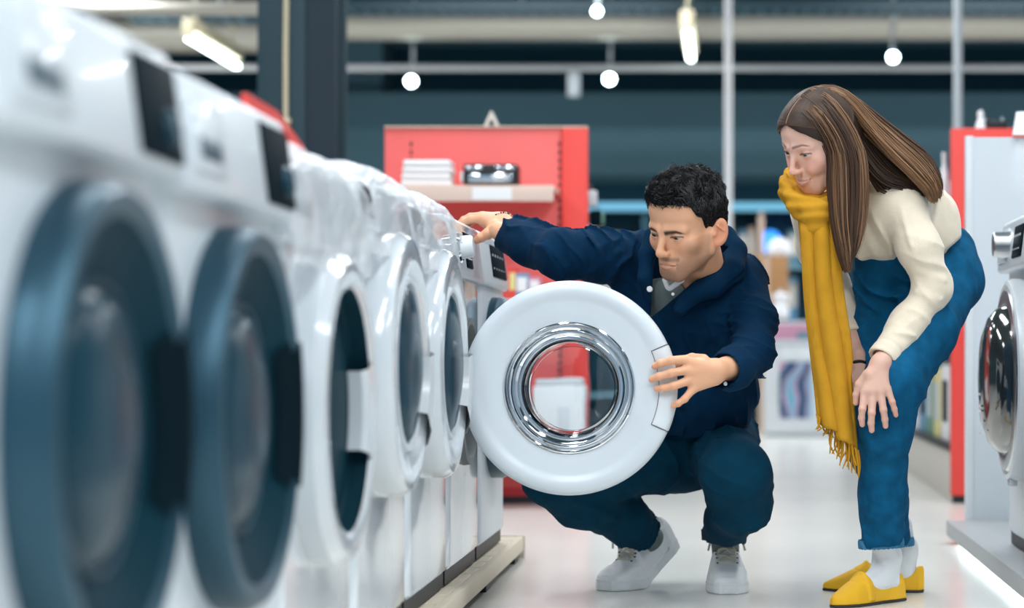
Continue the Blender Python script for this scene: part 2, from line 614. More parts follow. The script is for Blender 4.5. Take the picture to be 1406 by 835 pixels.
def washer_cabinet(t, body, H=H, hole=False):
    f = D / 2
    bm = bmesh.new()
    bmesh.ops.create_cube(bm, size=1)
    for v in bm.verts:
        v.co = Vector((v.co.x * D, v.co.y * W, 0.036 + (v.co.z + 0.5) * (H - 0.036)))
        if v.co.z > 0.5 and v.co.x > 0: v.co.x -= 0.0
    ed = [e for e in bm.edges if abs(e.verts[0].co.z - e.verts[1].co.z) > 0.1 and e.verts[0].co.x > 0]
    bmesh.ops.bevel(bm, geom=ed, offset=0.045, segments=6, affect='EDGES', profile=0.5)
    bmesh.ops.bevel(bm, geom=[e for e in bm.edges if e.is_manifold and e.calc_face_angle() > 1.0], offset=0.008, segments=2, affect='EDGES')
    me = bpy.data.meshes.new('cab'); bm.to_mesh(me); bm.free()
    o = link('cabinet', me, body, t)
    if hole:
        o.parent = None
        cut(o, lathe_me([(0, -0.3), (0.16, -0.3), (0.16, 0.05), (0, 0.05)], 48), (f, 0, 0.43))
        o.parent = t
        link('door_gasket', shift_me(lathe_me([(0.175, -0.002), (0.172, 0.014), (0.158, 0.016), (0.15, 0.0), (0.155, -0.05)], 64), (f, 0, 0.43)), M['rubber'], t)
        dr = link('drum', shift_me(lathe_me([(0.157, -0.05), (0.157, -0.29), (0.03, -0.285), (0.0, -0.27)], 48), (f, 0, 0.43)), M['steel'], t)
        for k in range(3):
            a = k * 2.1 + 0.5
            me = box_me((-0.28, -0.012, 0.125), (-0.06, 0.012, 0.157), 0.006)
            me.transform(Matrix.Rotation(a, 4, 'X')); shift_me(me, (f, 0, 0.43))
            link('paddle', me, M['steel'], dr)
    for sx in (-1, 1):
        for sy in (-1, 1):
            link('foot', shift_me(lathe_me([(0, 0), (0.022, 0), (0.022, 0.012), (0.014, 0.014), (0.014, 0.03), (0, 0.03)], 16, 'z'),
                                  (sx * (f - 0.055), sy * (W / 2 - 0.06), 0)), M['black'], t)
    pl = box('toe_kick', (f - 0.05, -W / 2 + 0.012, 0.003), (f - 0.010, W / 2 - 0.012, 0.040), M['black'], t)


def control_panel(t, body, disp=(0.30, 0.55), ndisp='glossblack', knob=0.26, drawer=True, H=H, proud=0.014, dial=False, ph=0.135):
    """strip along the top of the front; positions along y are fractions of the width from the near (hinge) side"""
    f = D / 2
    y0, y1 = -W / 2 + 0.006, W / 2 - 0.006
    z0, z1 = H - ph, H + 0.004

    def tp(co):
        if co.z > (z0 + z1) / 2 and co.x > f - 0.05: co.x -= 0.018
    me = box_me((f - 0.12, y0, z0), (f + proud, y1, z1), 0.0, 3, tp)
    bm = bmesh.new(); bm.from_mesh(me)
    bmesh.ops.bevel(bm, geom=[e for e in bm.edges if (e.verts[0].co.x + e.verts[1].co.x) / 2 > f - 0.09], offset=0.014, segments=4, affect='EDGES', profile=0.5)
    bm.to_mesh(me); bm.free()
    cp = link('control_panel', me, body, t)
    zc = (z0 + z1) / 2
    fx = f + proud - 0.009
    tilt = -math.atan2(0.018, z1 - z0)

    def onpanel(me):
        me.transform(Matrix.Translation((fx, 0, zc)) @ Matrix.Rotation(tilt, 4, 'Y'))
        return me
    ya, yb = y0 + disp[0] * (y1 - y0), y0 + disp[1] * (y1 - y0)
    link('display', onpanel(box_me((-0.004, ya, -0.054 if dial else -0.31 * ph), (0.004, yb, 0.052 if dial else 0.31 * ph), 0.003)), M[ndisp], cp)
    if drawer:
        dw = link('detergent_drawer', onpanel(box_me((-0.004, y0 + 0.03, -0.045), (0.006, y0 + 0.18, 0.045), 0.004)), body, cp)
        link('recess_shadow', onpanel(box_me((0.0055, y0 + 0.05, -0.030), (0.0068, y0 + 0.15, -0.006), 0.0005)), M['bluegrey'], dw)  # flat dark patch: shadow of the drawer's grip put into colour
    if dial:
        ky = y0 + knob * (y1 - y0)
        kn = link('program_knob', onpanel(shift_me(lathe_me([(0.0, 0.012), (0.018, 0.012), (0.022, 0.004)], 32), (0, ky, -0.020))), M['darkblue'], cp)
    elif knob is not None:
        ky = y0 + knob * (y1 - y0)
        kn = link('program_knob', onpanel(shift_me(lathe_me([(0.0, 0.034), (0.022, 0.033), (0.026, 0.028), (0.027, 0.004), (0.030, 0.0)], 32), (0, ky, 0))), M['offwhite'], cp)
        link('knob_ring', onpanel(shift_me(lathe_me([(0.0295, 0.002), (0.033, 0.0045), (0.036, 0.0)], 32), (0, ky, 0))), M['chrome'], kn)
    if dial or ph < 0.1: return cp
    mb = MB()
    for k in range(5):
        yy = ya + 0.012 + k * (yb - ya - 0.024) / 5
        mb.box((0.0041, yy, -0.022), (0.0052, yy + 0.008, -0.018))
        mb.box((0.0041, yy, 0.012), (0.0052, yy + 0.010, 0.018))
    me = onpanel(mb.mesh()); b_ = link('button_marks', me, M['grey'], cp); b_['kind'] = 'stuff'
    return cp


def closed_door(t, style, zc=0.43, R=0.2375, x0=None):
    f = D / 2 if x0 is None else x0
    at = lambda me: shift_me(me, (f, 0, zc))
    if style == 'dark':
        d = link('door', at(lathe_me([(R, 0.0), (R, 0.030), (R - 0.010, 0.046), (R - 0.022, 0.048), (R - 0.034, 0.040)], 96)), M['bluegrey'])
        d.parent = t
        link('door_bezel', at(lathe_me([(R - 0.034, 0.040), (R - 0.06, 0.030), (R - 0.095, 0.012), (R - 0.10, 0.010)], 96)), M['smoke'], d)
        link('door_glass', at(lathe_me([(R - 0.099, 0.010), (R - 0.11, 0.022), (R - 0.13, 0.030), (0.05, 0.040), (0, 0.041)], 96)), M['darkblue'], d)
        link('glass_rim', at(lathe_me([(R - 0.092, 0.012), (R - 0.095, 0.020), (R - 0.100, 0.020), (R - 0.102, 0.012)], 96)), M['bluegrey'], d)
        link('handle', at(lathe_me([(R - 0.034, 0.043), (R - 0.020, 0.050), (R - 0.001, 0.049), (R + 0.001, 0.030)], 14, 'x', -0.42, 0.42)), M['glossblack'], d)
        link('handle_recess', at(lathe_me([(R - 0.075, 0.028), (R - 0.05, 0.040), (R - 0.036, 0.043)], 14, 'x', -0.50, 0.50)), M['glossblack'], d)
    elif style == 'whitering':
        d = link('door', at(lathe_me([(R, 0.0), (R, 0.034), (R - 0.014, 0.050), (R - 0.034, 0.052), (R - 0.052, 0.046)], 96)), M['wrap'])
        d.parent = t
        link('door_glass', at(lathe_me([(R - 0.050, 0.046), (R - 0.053, 0.020), (R - 0.060, 0.014), (0.07, 0.022), (0, 0.024)], 96)), M['smoke'], d)
        link('handle', at(lathe_me([(R - 0.048, 0.046), (R - 0.052, 0.052), (R - 0.078, 0.050), (R - 0.088, 0.040), (R - 0.088, 0.018)], 14, 'x', -0.46, 0.40)), M['wrap'], d)
    elif style == 'white':
        d = link('door', at(lathe_me([(R, 0.0), (R, 0.036), (R - 0.012, 0.052), (R - 0.035, 0.056), (R - 0.060, 0.050), (R - 0.082, 0.042)], 96)), M['wrap'])
        d.parent = t
        link('glass_rim', at(lathe_me([(R - 0.078, 0.042), (R - 0.082, 0.050), (R - 0.090, 0.050), (R - 0.094, 0.040)], 96)), M['grey'], d)
        link('door_glass', at(lathe_me([(R - 0.094, 0.042), (R - 0.105, 0.050), (0.07, 0.062), (0, 0.064)], 96)), M['darkblue'], d)
        link('handle', at(lathe_me([(R - 0.104, 0.050), (R - 0.100, 0.066), (R - 0.050, 0.068), (R - 0.012, 0.058), (R - 0.001, 0.050), (R + 0.001, 0.020)], 14, 'x', -0.72, 0.10)), M['offwhite'], d)
        hinges(t, f, zc, R)
    return d


def hinges(t, f, zc, R):
    for dz in (-0.048, 0.048):
        box('hinge', (f - 0.002, -R - 0.012, zc + dz - 0.008), (f + 0.018, -R + 0.012, zc + dz + 0.008), M['brown'], t, 0.002)


def film(t, H, seed, drop=0.17, bulge=0.016):
    """loose plastic film left hanging over the top and the front edge of a machine"""
    f = D / 2
    prof = [(-f + 0.05, H + 0.012), (-0.1, H + 0.020), (f - 0.10, H + 0.022), (f - 0.03, H + 0.016), (f + 0.018, H - 0.006), (f + 0.034, H - 0.045),
            (f + 0.030, H - 0.09), (f + 0.036, H - 0.13), (f + 0.030, H - drop)]
    pr = spline(prof, 34)
    ny = 44
    vs, fs = [], []
    for j, (x, z) in enumerate(pr):
        for i in range(ny + 1):
            y = -W / 2 + 0.001 + (W - 0.002) * i / ny
            e = min(1.0, min(i, ny - i) / 4.0)
            w = 0.007 * math.sin(y * 31 + seed + 1.6 * math.sin(j * 0.35 + seed)) + 0.004 * math.sin(y * 77 + j * 0.5 + 2 * seed)
            dn = 0.016 * (1 - e) ** 2
            if j > 20: vs.append((x + w * (j - 18) / 20 - dn, y, z - (0.02 * math.sin(y * 11 + seed) if j == len(pr) - 1 else 0)))
            else: vs.append((x, y, z + w * 0.5 + 0.002 + bulge * (1 - (2 * y / W) ** 2) - dn * 0.8))
    for j in range(len(pr) - 1):
        for i in range(ny):
            a = j * (ny + 1) + i
            fs.append((a, a + 1, a + ny + 2, a + ny + 1))
    o = link('plastic_film', pydata(vs, fs), M['film'], t)
    o['label'] = 'clear plastic film hanging over the front edge'


XF, PZ = -0.62, 0.069      # front plane of the left row, top of the pallet
G_L = 'washing machines in the left row'


def washer(name_label, near, top=H, xf=XF, z=PZ):
    return thing('washing_machine', name_label, 'washing machine', (xf - D / 2, near + W / 2, z), G_L)


# 1 and 2: dark doors
for near, lab, dz in ((1.76, 'nearest white washing machine at the left edge of the picture, large dark door', 0.012),
                      (2.36, 'second white washing machine from the left edge, with a dark door and dark display', 0.004)):
    t = washer(lab, near, z=PZ + dz)
    washer_cabinet(t, M['white'])
    control_panel(t, M['white'], (0.70, 0.985), 'glossblack', 0.90, proud=0.028, dial=True)
    closed_door(t, 'dark')
# 3: white ring, dark glass with handle notch
t = washer('third white washing machine from the left edge, film-wrapped, with dark oval door glass', 2.96, z=PZ)
washer_cabinet(t, M['wrap'], H - 0.02)
control_panel(t, M['wrap'], (0.70, 0.86), 'grey', None, H=H - 0.02)
closed_door(t, 'whitering')
film(t, H - 0.026, 1.0, bulge=0.004)
# 4, 5: white doors with exposed hinges
for near, lab in ((3.56, 'fourth white washing machine from the left edge, closed white door with small brown hinges'),
                  (4.16, 'fifth white washing machine, closed white door, just left of the open one')):
    t = washer(lab, near, z=PZ)
    washer_cabinet(t, M['wrap'], H - 0.012)
    control_panel(t, M['wrap'], (0.05, 0.22), 'glossblack', None, drawer=False, H=H - 0.012, ph=0.085)
    closed_door(t, 'white', zc=0.497)
    film(t, H - 0.012, near, 0.12)
    box('red_label', (D / 2 - 0.085, -W / 2 + 0.08, H - 0.009), (D / 2 - 0.03, -W / 2 + 0.16, H - 0.004), M['red'], t)
    box('energy_label', (D / 2 - 0.09, -W / 2 + 0.02, H - 0.009), (D / 2 - 0.02, -W / 2 + 0.06, H - 0.004), M['glossblack'], t)

# 6: the machine the man has opened
t6 = washer('white washing machine whose round door stands wide open towards the camera', 4.76)
washer_cabinet(t6, M['wrap'], hole=True)
control_panel(t6, M['white'], (0.42, 0.60), 'glossblack', 0.26, drawer=False)
hinges(t6, D / 2, 0.43, 0.2375)
R = 0.2375
dcx, dcz = (782 - VX) * 4.75 / FPX, HC - (533 - VY) * 4.75 / FPX
door_off = Matrix.Translation(Vector((dcx, 4.765, dcz)) - Vector(t6.location)) @ Matrix.Rotation(-math.pi / 2, 4, 'Z') @ Matrix.Rotation(math.radians(-1.5), 4, 'Y')


def on_door(me):
    me.transform(door_off); return me


A0, A1 = math.radians(-24), math.radians(24)
ring_prof = [(0.143, -0.028), (0.205, -0.026), (0.2335, -0.018), (R, -0.004), (R, 0.014), (0.2345, 0.026), (0.228, 0.0315), (0.216, 0.0335),
             (0.205, 0.0325), (0.198, 0.0290), (0.190, 0.0280), (0.170, 0.0262), (0.150, 0.0240), (0.1455, 0.0225), (0.143, 0.018), (0.143, -0.028)]
door6 = link('door', on_door(lathe_me(ring_prof, 160)), M['white'], t6)
door6['label'] = 'open round white door with a clear glass bowl'
# handle: a separate sector on the free side with fine dark joints
hp = [(0.199, 0.0296), (0.205, 0.0336), (0.216, 0.0348), (0.228, 0.0328), (0.2352, 0.027), (R + 0.0012, 0.014), (R + 0.0012, -0.004)]
hd = link('handle', on_door(lathe_me(hp, 40, 'x', A0 + 0.01, A1 - 0.01)), M['offwhite'], door6)
mb = MB()
for a in (A0, A1):
    mb.tube([(h + 0.0006, r * math.cos(a), r * math.sin(a)) for r, h in [(0.198, 0.029), (0.206, 0.033), (0.217, 0.034), (0.229, 0.0315), (0.2352, 0.026), (R + .0005, 0.014)]], 0.0009, 5)
mb.tube([(0.0294, 0.1985 * math.cos(a), 0.1985 * math.sin(a)) for a in np.linspace(A0, A1, 30)], 0.0009, 5)
link('handle_joint', on_door(mb.mesh()), M['seam'], hd)
# chrome rings stepping in to the glass bowl
ch = [(0.1465, 0.022), (0.1450, 0.0275), (0.1425, 0.0285), (0.1400, 0.0255), (0.1385, 0.020), (0.1375, 0.012), (0.1350, 0.010),
      (0.1325, 0.0145), (0.1300, 0.0150), (0.1275, 0.010), (0.1265, -0.002), (0.1235, -0.006), (0.1205, -0.0025), (0.1175, -0.004),
      (0.1155, -0.012), (0.1120, -0.016), (0.1095, -0.014), (0.1075, -0.019), (0.1065, -0.028)]
link('chrome_ring', on_door(lathe_me(ch, 160)), M['chrome'], door6)
gl = [(0.1067, -0.026), (0.1062, -0.060), (0.1040, -0.076), (0.097, -0.085), (0.060, -0.089), (0.030, -0.090), (0.0, -0.0905)]
gi = [(0.0, -0.0865), (0.030, -0.0862), (0.060, -0.0852), (0.094, -0.0815), (0.1005, -0.074), (0.1025, -0.058), (0.1030, -0.026)]
link('glass_bowl', on_door(lathe_me(gl + gi + [gl[0]], 128)), M['glass'], door6)
me = box_me((-0.02, -R - 0.030, -0.05), (0.012, -R + 0.006, -0.036), 0.002)
link('hinge_arm', on_door(me), M['brown'], door6)
me = box_me((-0.02, -R - 0.030, 0.036), (0.012, -R + 0.006, 0.05), 0.002)
link('hinge_arm', on_door(me), M['brown'], door6)

# 7
t = washer('last white washing machine at the far end of the pallet, with a dark door', 5.36, z=PZ)
washer_cabinet(t, M['white'])
control_panel(t, M['white'], (0.35, 0.9), 'glossblack', None, drawer=False)
closed_door(t, 'dark')

# red promotion board on the third machine
yz = [(2.965, 0.8955), (2.965, 0.944), (3.165, 0.942), (3.36, 0.910), (3.40, 0.8955)]
vs = [(x, y, z) for x in (-0.672, -0.664) for y, z in yz]
n = 5
me = pydata(vs, [tuple(range(n))[::-1], tuple(range(n, 2 * n))] + [(i, (i + 1) % n, (i + 1) % n + n, i + n) for i in range(n)])
tag(link('promotion_board', me, M['red'], smooth=False), 'low red promotion board on the third machine of the left row', 'board')

# low pallet under the left row
t = thing('pallet', 'low light wooden pallet under the left row of washing machines', 'pallet', (-0.9, 3.9, 0))
L0, L1 = 1.6 - 3.9, 6.16 - 3.9
px1 = 0.315
k = 0
y = L0
while y < L1 - 0.05:
    yb = min(y + 0.14, L1)
    box('deck_board', (-0.30, y, 0.050), (px1 - 0.022, yb, 0.066), M['wood'], t, 0.002, 1)
    y += 0.152
box('edge_board', (px1 - 0.020, L0, 0.026), (px1, L1 - 0.022, 0.067), M['wood'], t, 0.002)
box('edge_board', (-0.32, L0, 0.026), (-0.302, L1 - 0.022, 0.067), M['wood'], t, 0.002)
box('end_board', (-0.32, L1 - 0.020, 0.003), (px1 + 0.003, L1, 0.069), M['palletend'], t, 0.002)
for yy in np.linspace(L0 + 0.1, L1 - 0.16, 7):
    for xx in (-0.29, 0.0, px1 - 0.1):
        box('block', (xx, yy, 0.0), (xx + 0.09, yy + 0.09, 0.05), M['black'], t, 0.002, 1)

# ------------------------------------------------------------------ right-hand display
t = thing('display_platform', 'low grey display platform with a light under its edge at the right', 'platform', (0.68, 5.4, 0))
box('deck', (0.0, -3.4, 0.022), (1.3, 1.30, 0.070), M['platform'], t, 0.004)
box('plinth', (0.06, -3.36, 0.0), (1.26, 1.26, 0.022), M['black'], t)
box('light_strip', (0.030, -3.35, 0.010), (0.045, 1.2, 0.021), M['whiteled'], t)
area('edge_light', (0.705, 4.4, 0.045), (0.02, 4.0), 26, (0.8, 0.95, 1.0), (0, math.radians(-38), 0)).parent = None

HR = 0.87
def right_washer(lab, cy, xf=0.76):
    t = thing('washing_machine', lab, 'washing machine', (xf + D / 2, cy, 0.070), 'washing machines on the right platform', math.pi)
    washer_cabinet(t, M['white'], H=HR)
    cp = control_panel(t, M['white'], (0.52, 0.80), 'glossblack', None, H=HR, proud=0.03)
    kn = link('program_knob', shift_me(lathe_me([(0.0, 0.05), (0.030, 0.048), (0.034, 0.042), (0.035, 0.008), (0.040, 0.0)], 32), (D / 2 + 0.015, -0.10, HR - 0.065)), M['steel'], cp)
    R = 0.262
    f = D / 2
    at = lambda me: shift_me(me, (f, 0, 0.45))
    d = link('door', at(lathe_me([(R, 0), (R, 0.026), (R - 0.006, 0.040), (R - 0.016, 0.044), (R - 0.024, 0.040)], 96)), M['offwhite'], t)
    link('chrome_ring', at(lathe_me([(R - 0.022, 0.036), (R - 0.030, 0.046), (R - 0.052, 0.050), (R - 0.066, 0.046), (R - 0.070, 0.038)], 96)), M['steel'], d)
    g = link('door_glass', at(lathe_me([(R - 0.068, 0.040), (R - 0.078, 0.066), (R - 0.10, 0.086), (R - 0.14, 0.100), (0.05, 0.109), (0, 0.110)], 96)), M['tintmirror'], d)
    mb = MB()
    for i, (zz, w) in enumerate(((-0.04, 0.03), (-0.07, 0.055), (-0.083, 0.05), (-0.11, 0.04), (-0.14, 0.02))):
        mb.box((0.1085, -w / 2, zz), (0.1105, w / 2, zz + 0.006))
    link('print', at(mb.mesh()), M['paper'], g)
    box('latch', (f + 0.018, 0.01, 0.45 - R - 0.010), (f + 0.04, 0.05, 0.45 - R + 0.008), M['steel'], d, 0.003)
    box('filter_flap', (f - 0.001, 0.12, 0.06), (f + 0.003, 0.24, 0.15), M['offwhite'], t, 0.001)
    return t


right_washer('white front-loading washing machine on the right platform, dark domed door with chrome ring', 5.56)
right_washer('white washing machine cut off by the right edge of the picture', 4.80, 0.80)

t = thing('partition_panel', 'tall white partition panel behind the washing machine on the right platform', 'panel', (1.02, 6.7, 0.07))
box('board', (-0.268, 0.0, 0.0), (0.32, 0.03, 1.195), M['white'], t, 0.004)
box('edge_trim', (-0.28, -0.004, 0.0), (-0.255, 0.034, 1.199), M['offwhite'], t, 0.003)
t = thing('folded_card', 'white folded card standing on top of the white partition panel', 'card', (0.90, 6.62, 1.2695))
me = pydata([(-0.015, 0.08, 0), (0.14, 0.08, 0), (0.14, 0.10, 0.085), (0.0, 0.10, 0.075), (-0.015, 0.05, 0), (0.14, 0.05, 0), (0.14, 0.095, 0.086), (0.0, 0.095, 0.076)],
            [(0, 1, 2, 3), (4, 5, 6, 7), (3, 2, 6, 7), (0, 3, 7, 4), (1, 2, 6, 5)])
link('card_leaf', me, M['paper'], t, smooth=False)

# ------------------------------------------------------------------ red shelf unit in the middle
def slots(mb, x, y, z0, z1):
    z = z0
    while z < z1:
        mb.box((x - 0.004, y - 0.002, z), (x + 0.004, y + 0.001, z + 0.018)); z += 0.032


DS = 8.5
t = thing('shelf_unit', 'tall red shelf unit in the middle behind the man', 'shelf unit', (-0.958, DS, 0))
x0, x1 = -0.402, 0.402
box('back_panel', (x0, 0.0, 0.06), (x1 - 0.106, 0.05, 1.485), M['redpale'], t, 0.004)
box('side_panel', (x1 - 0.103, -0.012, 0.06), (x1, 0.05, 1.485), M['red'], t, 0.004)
box('top_cap', (x0, -0.012, 1.485), (x1, 0.052, 1.492), M['beige'], t, 0.002)
box('plinth', (x0, -0.01, 0), (x1, 0.05, 0.03), M['black'], t)
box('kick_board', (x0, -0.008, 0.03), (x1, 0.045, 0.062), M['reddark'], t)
mb = MB(); slots(mb, x0 + 0.105, 0, 0.1, 1.44); slots(mb, x1 - 0.112, 0, 0.1, 1.44)
o = mb.obj('slots', M['black'], t); o['kind'] = 'stuff'
for z, dep in ((1.235, 0.30), (0.80, 0.32), (0.26, 0.34)):
    sh = box('shelf', (x0 + 0.055, -dep, z - 0.02), (x1 - 0.11, 0.0, z), M['beige'], t, 0.002)
    box('price_rail', (x0 + 0.055, -dep - 0.008, z - 0.062), (x1 - 0.11, -dep, z - 0.004), M['rail'], sh, 0.002)
    box('price_label', (x1 - 0.42, -dep - 0.011, z - 0.056), (x1 - 0.27, -dep - 0.0085, z - 0.008), M['paper'], sh)
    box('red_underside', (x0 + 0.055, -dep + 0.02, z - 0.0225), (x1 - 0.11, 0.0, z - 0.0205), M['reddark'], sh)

gx = lambda px, d: (px - VX) * d / FPX
# things on the shelves
ZS = 1.2352
t = thing('towel_stack', 'stack of folded white cloths on the top red shelf', 'towels', (gx(586, 8.3), 8.34, ZS))
for k in range(4):
    me = box_me((-0.098 + 0.003 * k, -0.07, k * 0.026), (0.098 - 0.004 * (k % 2), 0.07, k * 0.026 + 0.0255), 0.011, 3)
    link('folded_cloth', me, M['paper'], t)
t = thing('toaster', 'shiny chrome and black toaster on the top red shelf', 'toaster', (gx(674, 8.3), 8.34, ZS))
box('body', (-0.105, -0.06, 0.008), (0.105, 0.06, 0.088), M['black'], t, 0.012, 3)
box('chrome_face', (-0.085, -0.066, 0.018), (0.085, -0.058, 0.052), M['chrome'], t, 0.003)
box('chrome_strip', (-0.095, -0.064, 0.066), (-0.03, -0.058, 0.080), M['chrome'], t, 0.002)
box('chrome_strip', (0.02, -0.064, 0.066), (0.095, -0.058, 0.080), M['chrome'], t, 0.002)
box('end_cap', (-0.118, -0.05, 0.02), (-0.105, 0.05, 0.06), M['offwhite'], t, 0.004)
for sx in (0.02, 0.06):
    link('button', shift_me(lathe_me([(0, -0.006), (0.008, -0.005), (0.009, 0.0)], 16, 'y'), (sx, -0.066, 0.04)), M['paper'], t)
t = thing('tent_sign', 'small white triangular tent sign on top of the middle red shelf unit', 'sign', (gx(674, 8.5), 8.53, 1.492))
me = pydata([(-0.032, -0.01, 0), (-0.018, -0.01, 0), (0, -0.01, 0.034), (0.018, -0.01, 0), (0.032, -0.01, 0), (0.004, -0.01, 0.062), (-0.004, -0.01, 0.062),
             (-0.032, 0.0, 0), (-0.018, 0.0, 0), (0, 0.0, 0.034), (0.018, 0.0, 0), (0.032, 0.0, 0), (0.004, 0.0, 0.062), (-0.004, 0.0, 0.062)],
            [(0, 1, 2, 6), (2, 3, 4, 5), (2, 5, 6), (8, 7, 13, 9), (10, 9, 12, 11), (12, 9, 13), (0, 6, 13, 7), (4, 11, 12, 5), (5, 12, 13, 6), (1, 8, 9, 2), (3, 2, 9, 10)])
link('frame', me, M['beigelight'], t, smooth=False)

def bottle(name, label, x, y, z, r, h, m, cap, group):
    t = thing(name, label, 'bottle', (x, y, z), group)
    link('bottle_body', lathe_me([(0, 0), (r, 0.002), (r, h * 0.62), (r * 0.92, h * 0.70), (r * 0.4, h * 0.82), (r * 0.38, h * 0.88), (0, h * 0.88)], 24, 'z'), m, t)
    link('cap', lathe_me([(r * 0.42, h * 0.86), (r * 0.45, h), (0, h)], 20, 'z'), cap, t)
    link('label_band', lathe_me([(r * 1.01, h * 0.15), (r * 1.01, h * 0.5)], 24, 'z'), M['paper'], t)


def carton(label, x, y, z, w, dp, h, m, panel, group=None, name='carton'):
    t = thing(name, label, 'box', (x, y, z), group)
    b = box('box_body', (-w / 2, -dp / 2, 0), (w / 2, dp / 2, h), m, t, 0.002, 1)
    box('printed_panel', (-w / 2 + w * 0.12, -dp / 2 - 0.001, h * 0.3), (w / 2 - w * 0.12, -dp / 2 + 0.002, h * 0.85), panel, t)
    return t


GS = 'goods on the middle red shelf unit'
z8 = 0.8002
for px, w, h, m, pn, lab in ((718, 0.05, 0.10, M['bluebox'], M['paper'], 'small blue carton on the red unit shelf below the man\'s arm'),
                             (735, 0.045, 0.085, M['pink'], M['paper'], 'small pink carton on the red unit shelf below the man\'s arm'),
                             (705, 0.03, 0.12, M['red'], M['yellowbox'], 'narrow red carton on the red unit shelf below the man\'s arm')):
    carton(lab, gx(px, 8.28), 8.28, z8, w, 0.08, h, m, pn, GS)
t = thing('coffee_machine', 'white appliance on the low red shelf, seen through the open door glass', 'appliance', (gx(768, 8.3), 8.3, 0.2602))
box('body', (-0.10, -0.08, 0), (0.10, 0.09, 0.21), M['offwhite'], t, 0.012)
box('grey_front', (0.0, -0.084, 0.02), (0.045, -0.078, 0.13), M['grey'], t, 0.003)
box('lid', (-0.09, -0.07, 0.21), (0.09, 0.08, 0.235), M['grey'], t, 0.008)
carton('white carton on the low red shelf left of the white appliance', gx(700, 8.3), 8.3, 0.2602, 0.13, 0.12, 0.27, M['paper'], M['grey'], GS)

# hanging packs on the right side of the red unit
rng = random.Random(3)
for k, (px, py, s, m, lab) in enumerate(((813, 272, 0.030, 'offwhite', 'top white pack'), (818, 300, 0.034, 'glossblack', 'black pack below the white one'),
                                         (812, 318, 0.030, 'offwhite', 'lowest white pack'), (824, 300, 0.026, 'green', 'green pack'),
                                         (830, 330, 0.036, 'offwhite', 'rightmost white pack'))):
    d = 8.75 + 0.12 * k
    p = P(px, py, d)
    t = thing('hanging_pack', lab + ' hanging right of the middle red shelf unit', 'package', tuple(p), 'packs hanging beside the red shelf unit')
    me = box_me((-s * 0.7, -0.012, -s), (s * 0.7, 0.012, s), 0.008, 2)
    link('pouch', me, M[m], t)
    mb = MB(); mb.tube([(0, 0, s * 0.8), (0, 0, s + 0.02), (-0.665 - p[0], 0, s + 0.02)], 0.003, 5)
    mb.obj('hook', M['steel'], t)
box('side_rack', (-0.70, 8.56, 0.0), (-0.66, 10.0, 1.40), M['black'])
tag(bpy.data.objects['side_rack'], 'dark side rack running back from the middle red shelf unit', 'rack')

# ------------------------------------------------------------------ red gondola at the right with side shelves
t = thing('shelf_unit', 'tall red shelf unit end panel behind the white partition at the right', 'shelf unit', (1.0, DS, 0))
box('end_panel', (-0.118, 0, 0.03), (0.22, 0.05, 1.485), M['red'], t, 0.006)
box('plinth', (-0.11, 0.005, 0), (0.2, 0.05, 0.03), M['black'], t)
box('base_shelf', (-0.10, 0.05, 0.0), (0.30, 3.1, 0.20), M['beigelight'], t, 0.003)
box('base_lip', (-0.11, 0.05, 0.20), (0.30, 3.1, 0.225), M['black'], t, 0.002)
for z in (0.72, 1.10):
    box('shelf', (-0.07, 0.05, z - 0.02), (0.30, 3.1, z), M['beigelight'], t, 0.002)
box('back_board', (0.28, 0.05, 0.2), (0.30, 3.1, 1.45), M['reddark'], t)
cols = ['paper', 'yellowbox', 'bluebox', 'offwhite', 'paper', 'yellowbox', 'green', 'bluebox', 'paper', 'pink', 'offwhite', 'bluebox']
names = {'paper': 'white', 'yellowbox': 'yellow', 'bluebox': 'blue', 'offwhite': 'off-white', 'green': 'green', 'pink': 'pink'}
order = ['nearest', 'second', 'third', 'fourth', 'fifth', 'sixth', 'seventh', 'eighth', 'ninth', 'tenth', 'eleventh', 'twelfth']
for lev, z, hh in (('low', 0.2252, 0.36), ('middle', 0.7202, 0.27), ('top', 1.1002, 0.22)):
    for k in range(8):
        c = cols[(k + len(lev)) % 12]
        h = hh * rng.uniform(0.75, 1.0)
        yy = 8.76 + k * 0.36
        tt = thing('carton', '%s carton, %s along the %s side shelf of the right red unit' % (names[c], order[k], lev), 'box', (1.03, yy, z), 'cartons on the right unit\'s side shelves')
        box('box_body', (-0.11, -0.15, 0), (0.12, 0.15, h), M[c], tt, 0.003, 1)
        box('printed_panel', (-0.112, -0.10, h * 0.25), (-0.109, 0.10, h * 0.8), M['glossblack' if k % 3 == 1 else 'grey'], tt)
bottle('spray_bottle', 'pale bottle on top of the side shelf left of the right red panel', 0.865, 8.62, 1.1002, 0.022, 0.30, M['offwhite'], M['grey'], None)
t = thing('figurine', 'small white figure on top of the right red shelf panel', 'ornament', (gx(1347, 8.5), 8.52, 1.485))
link('body', lathe_me([(0, 0), (0.022, 0.0), (0.018, 0.02), (0.010, 0.04), (0.014, 0.052), (0.011, 0.068), (0, 0.074)], 20, 'z'), M['paper'], t)
box('arm', (0.0, -0.006, 0.03), (0.03, 0.006, 0.04), M['paper'], t, 0.003)
t = thing('camera', 'small black gadget with silver top on the right red shelf panel', 'gadget', (gx(1370, 8.5), 8.52, 1.485))
box('body', (-0.04, -0.02, 0), (0.04, 0.02, 0.03), M['black'], t, 0.006)
link('knob', shift_me(lathe_me([(0.01, 0), (0.01, 0.014), (0, 0.014)], 16, 'z'), (0.02, 0, 0.03)), M['steel'], t)
box('grip', (-0.045, -0.018, 0.0), (-0.03, 0.018, 0.042), M['black'], t, 0.004)

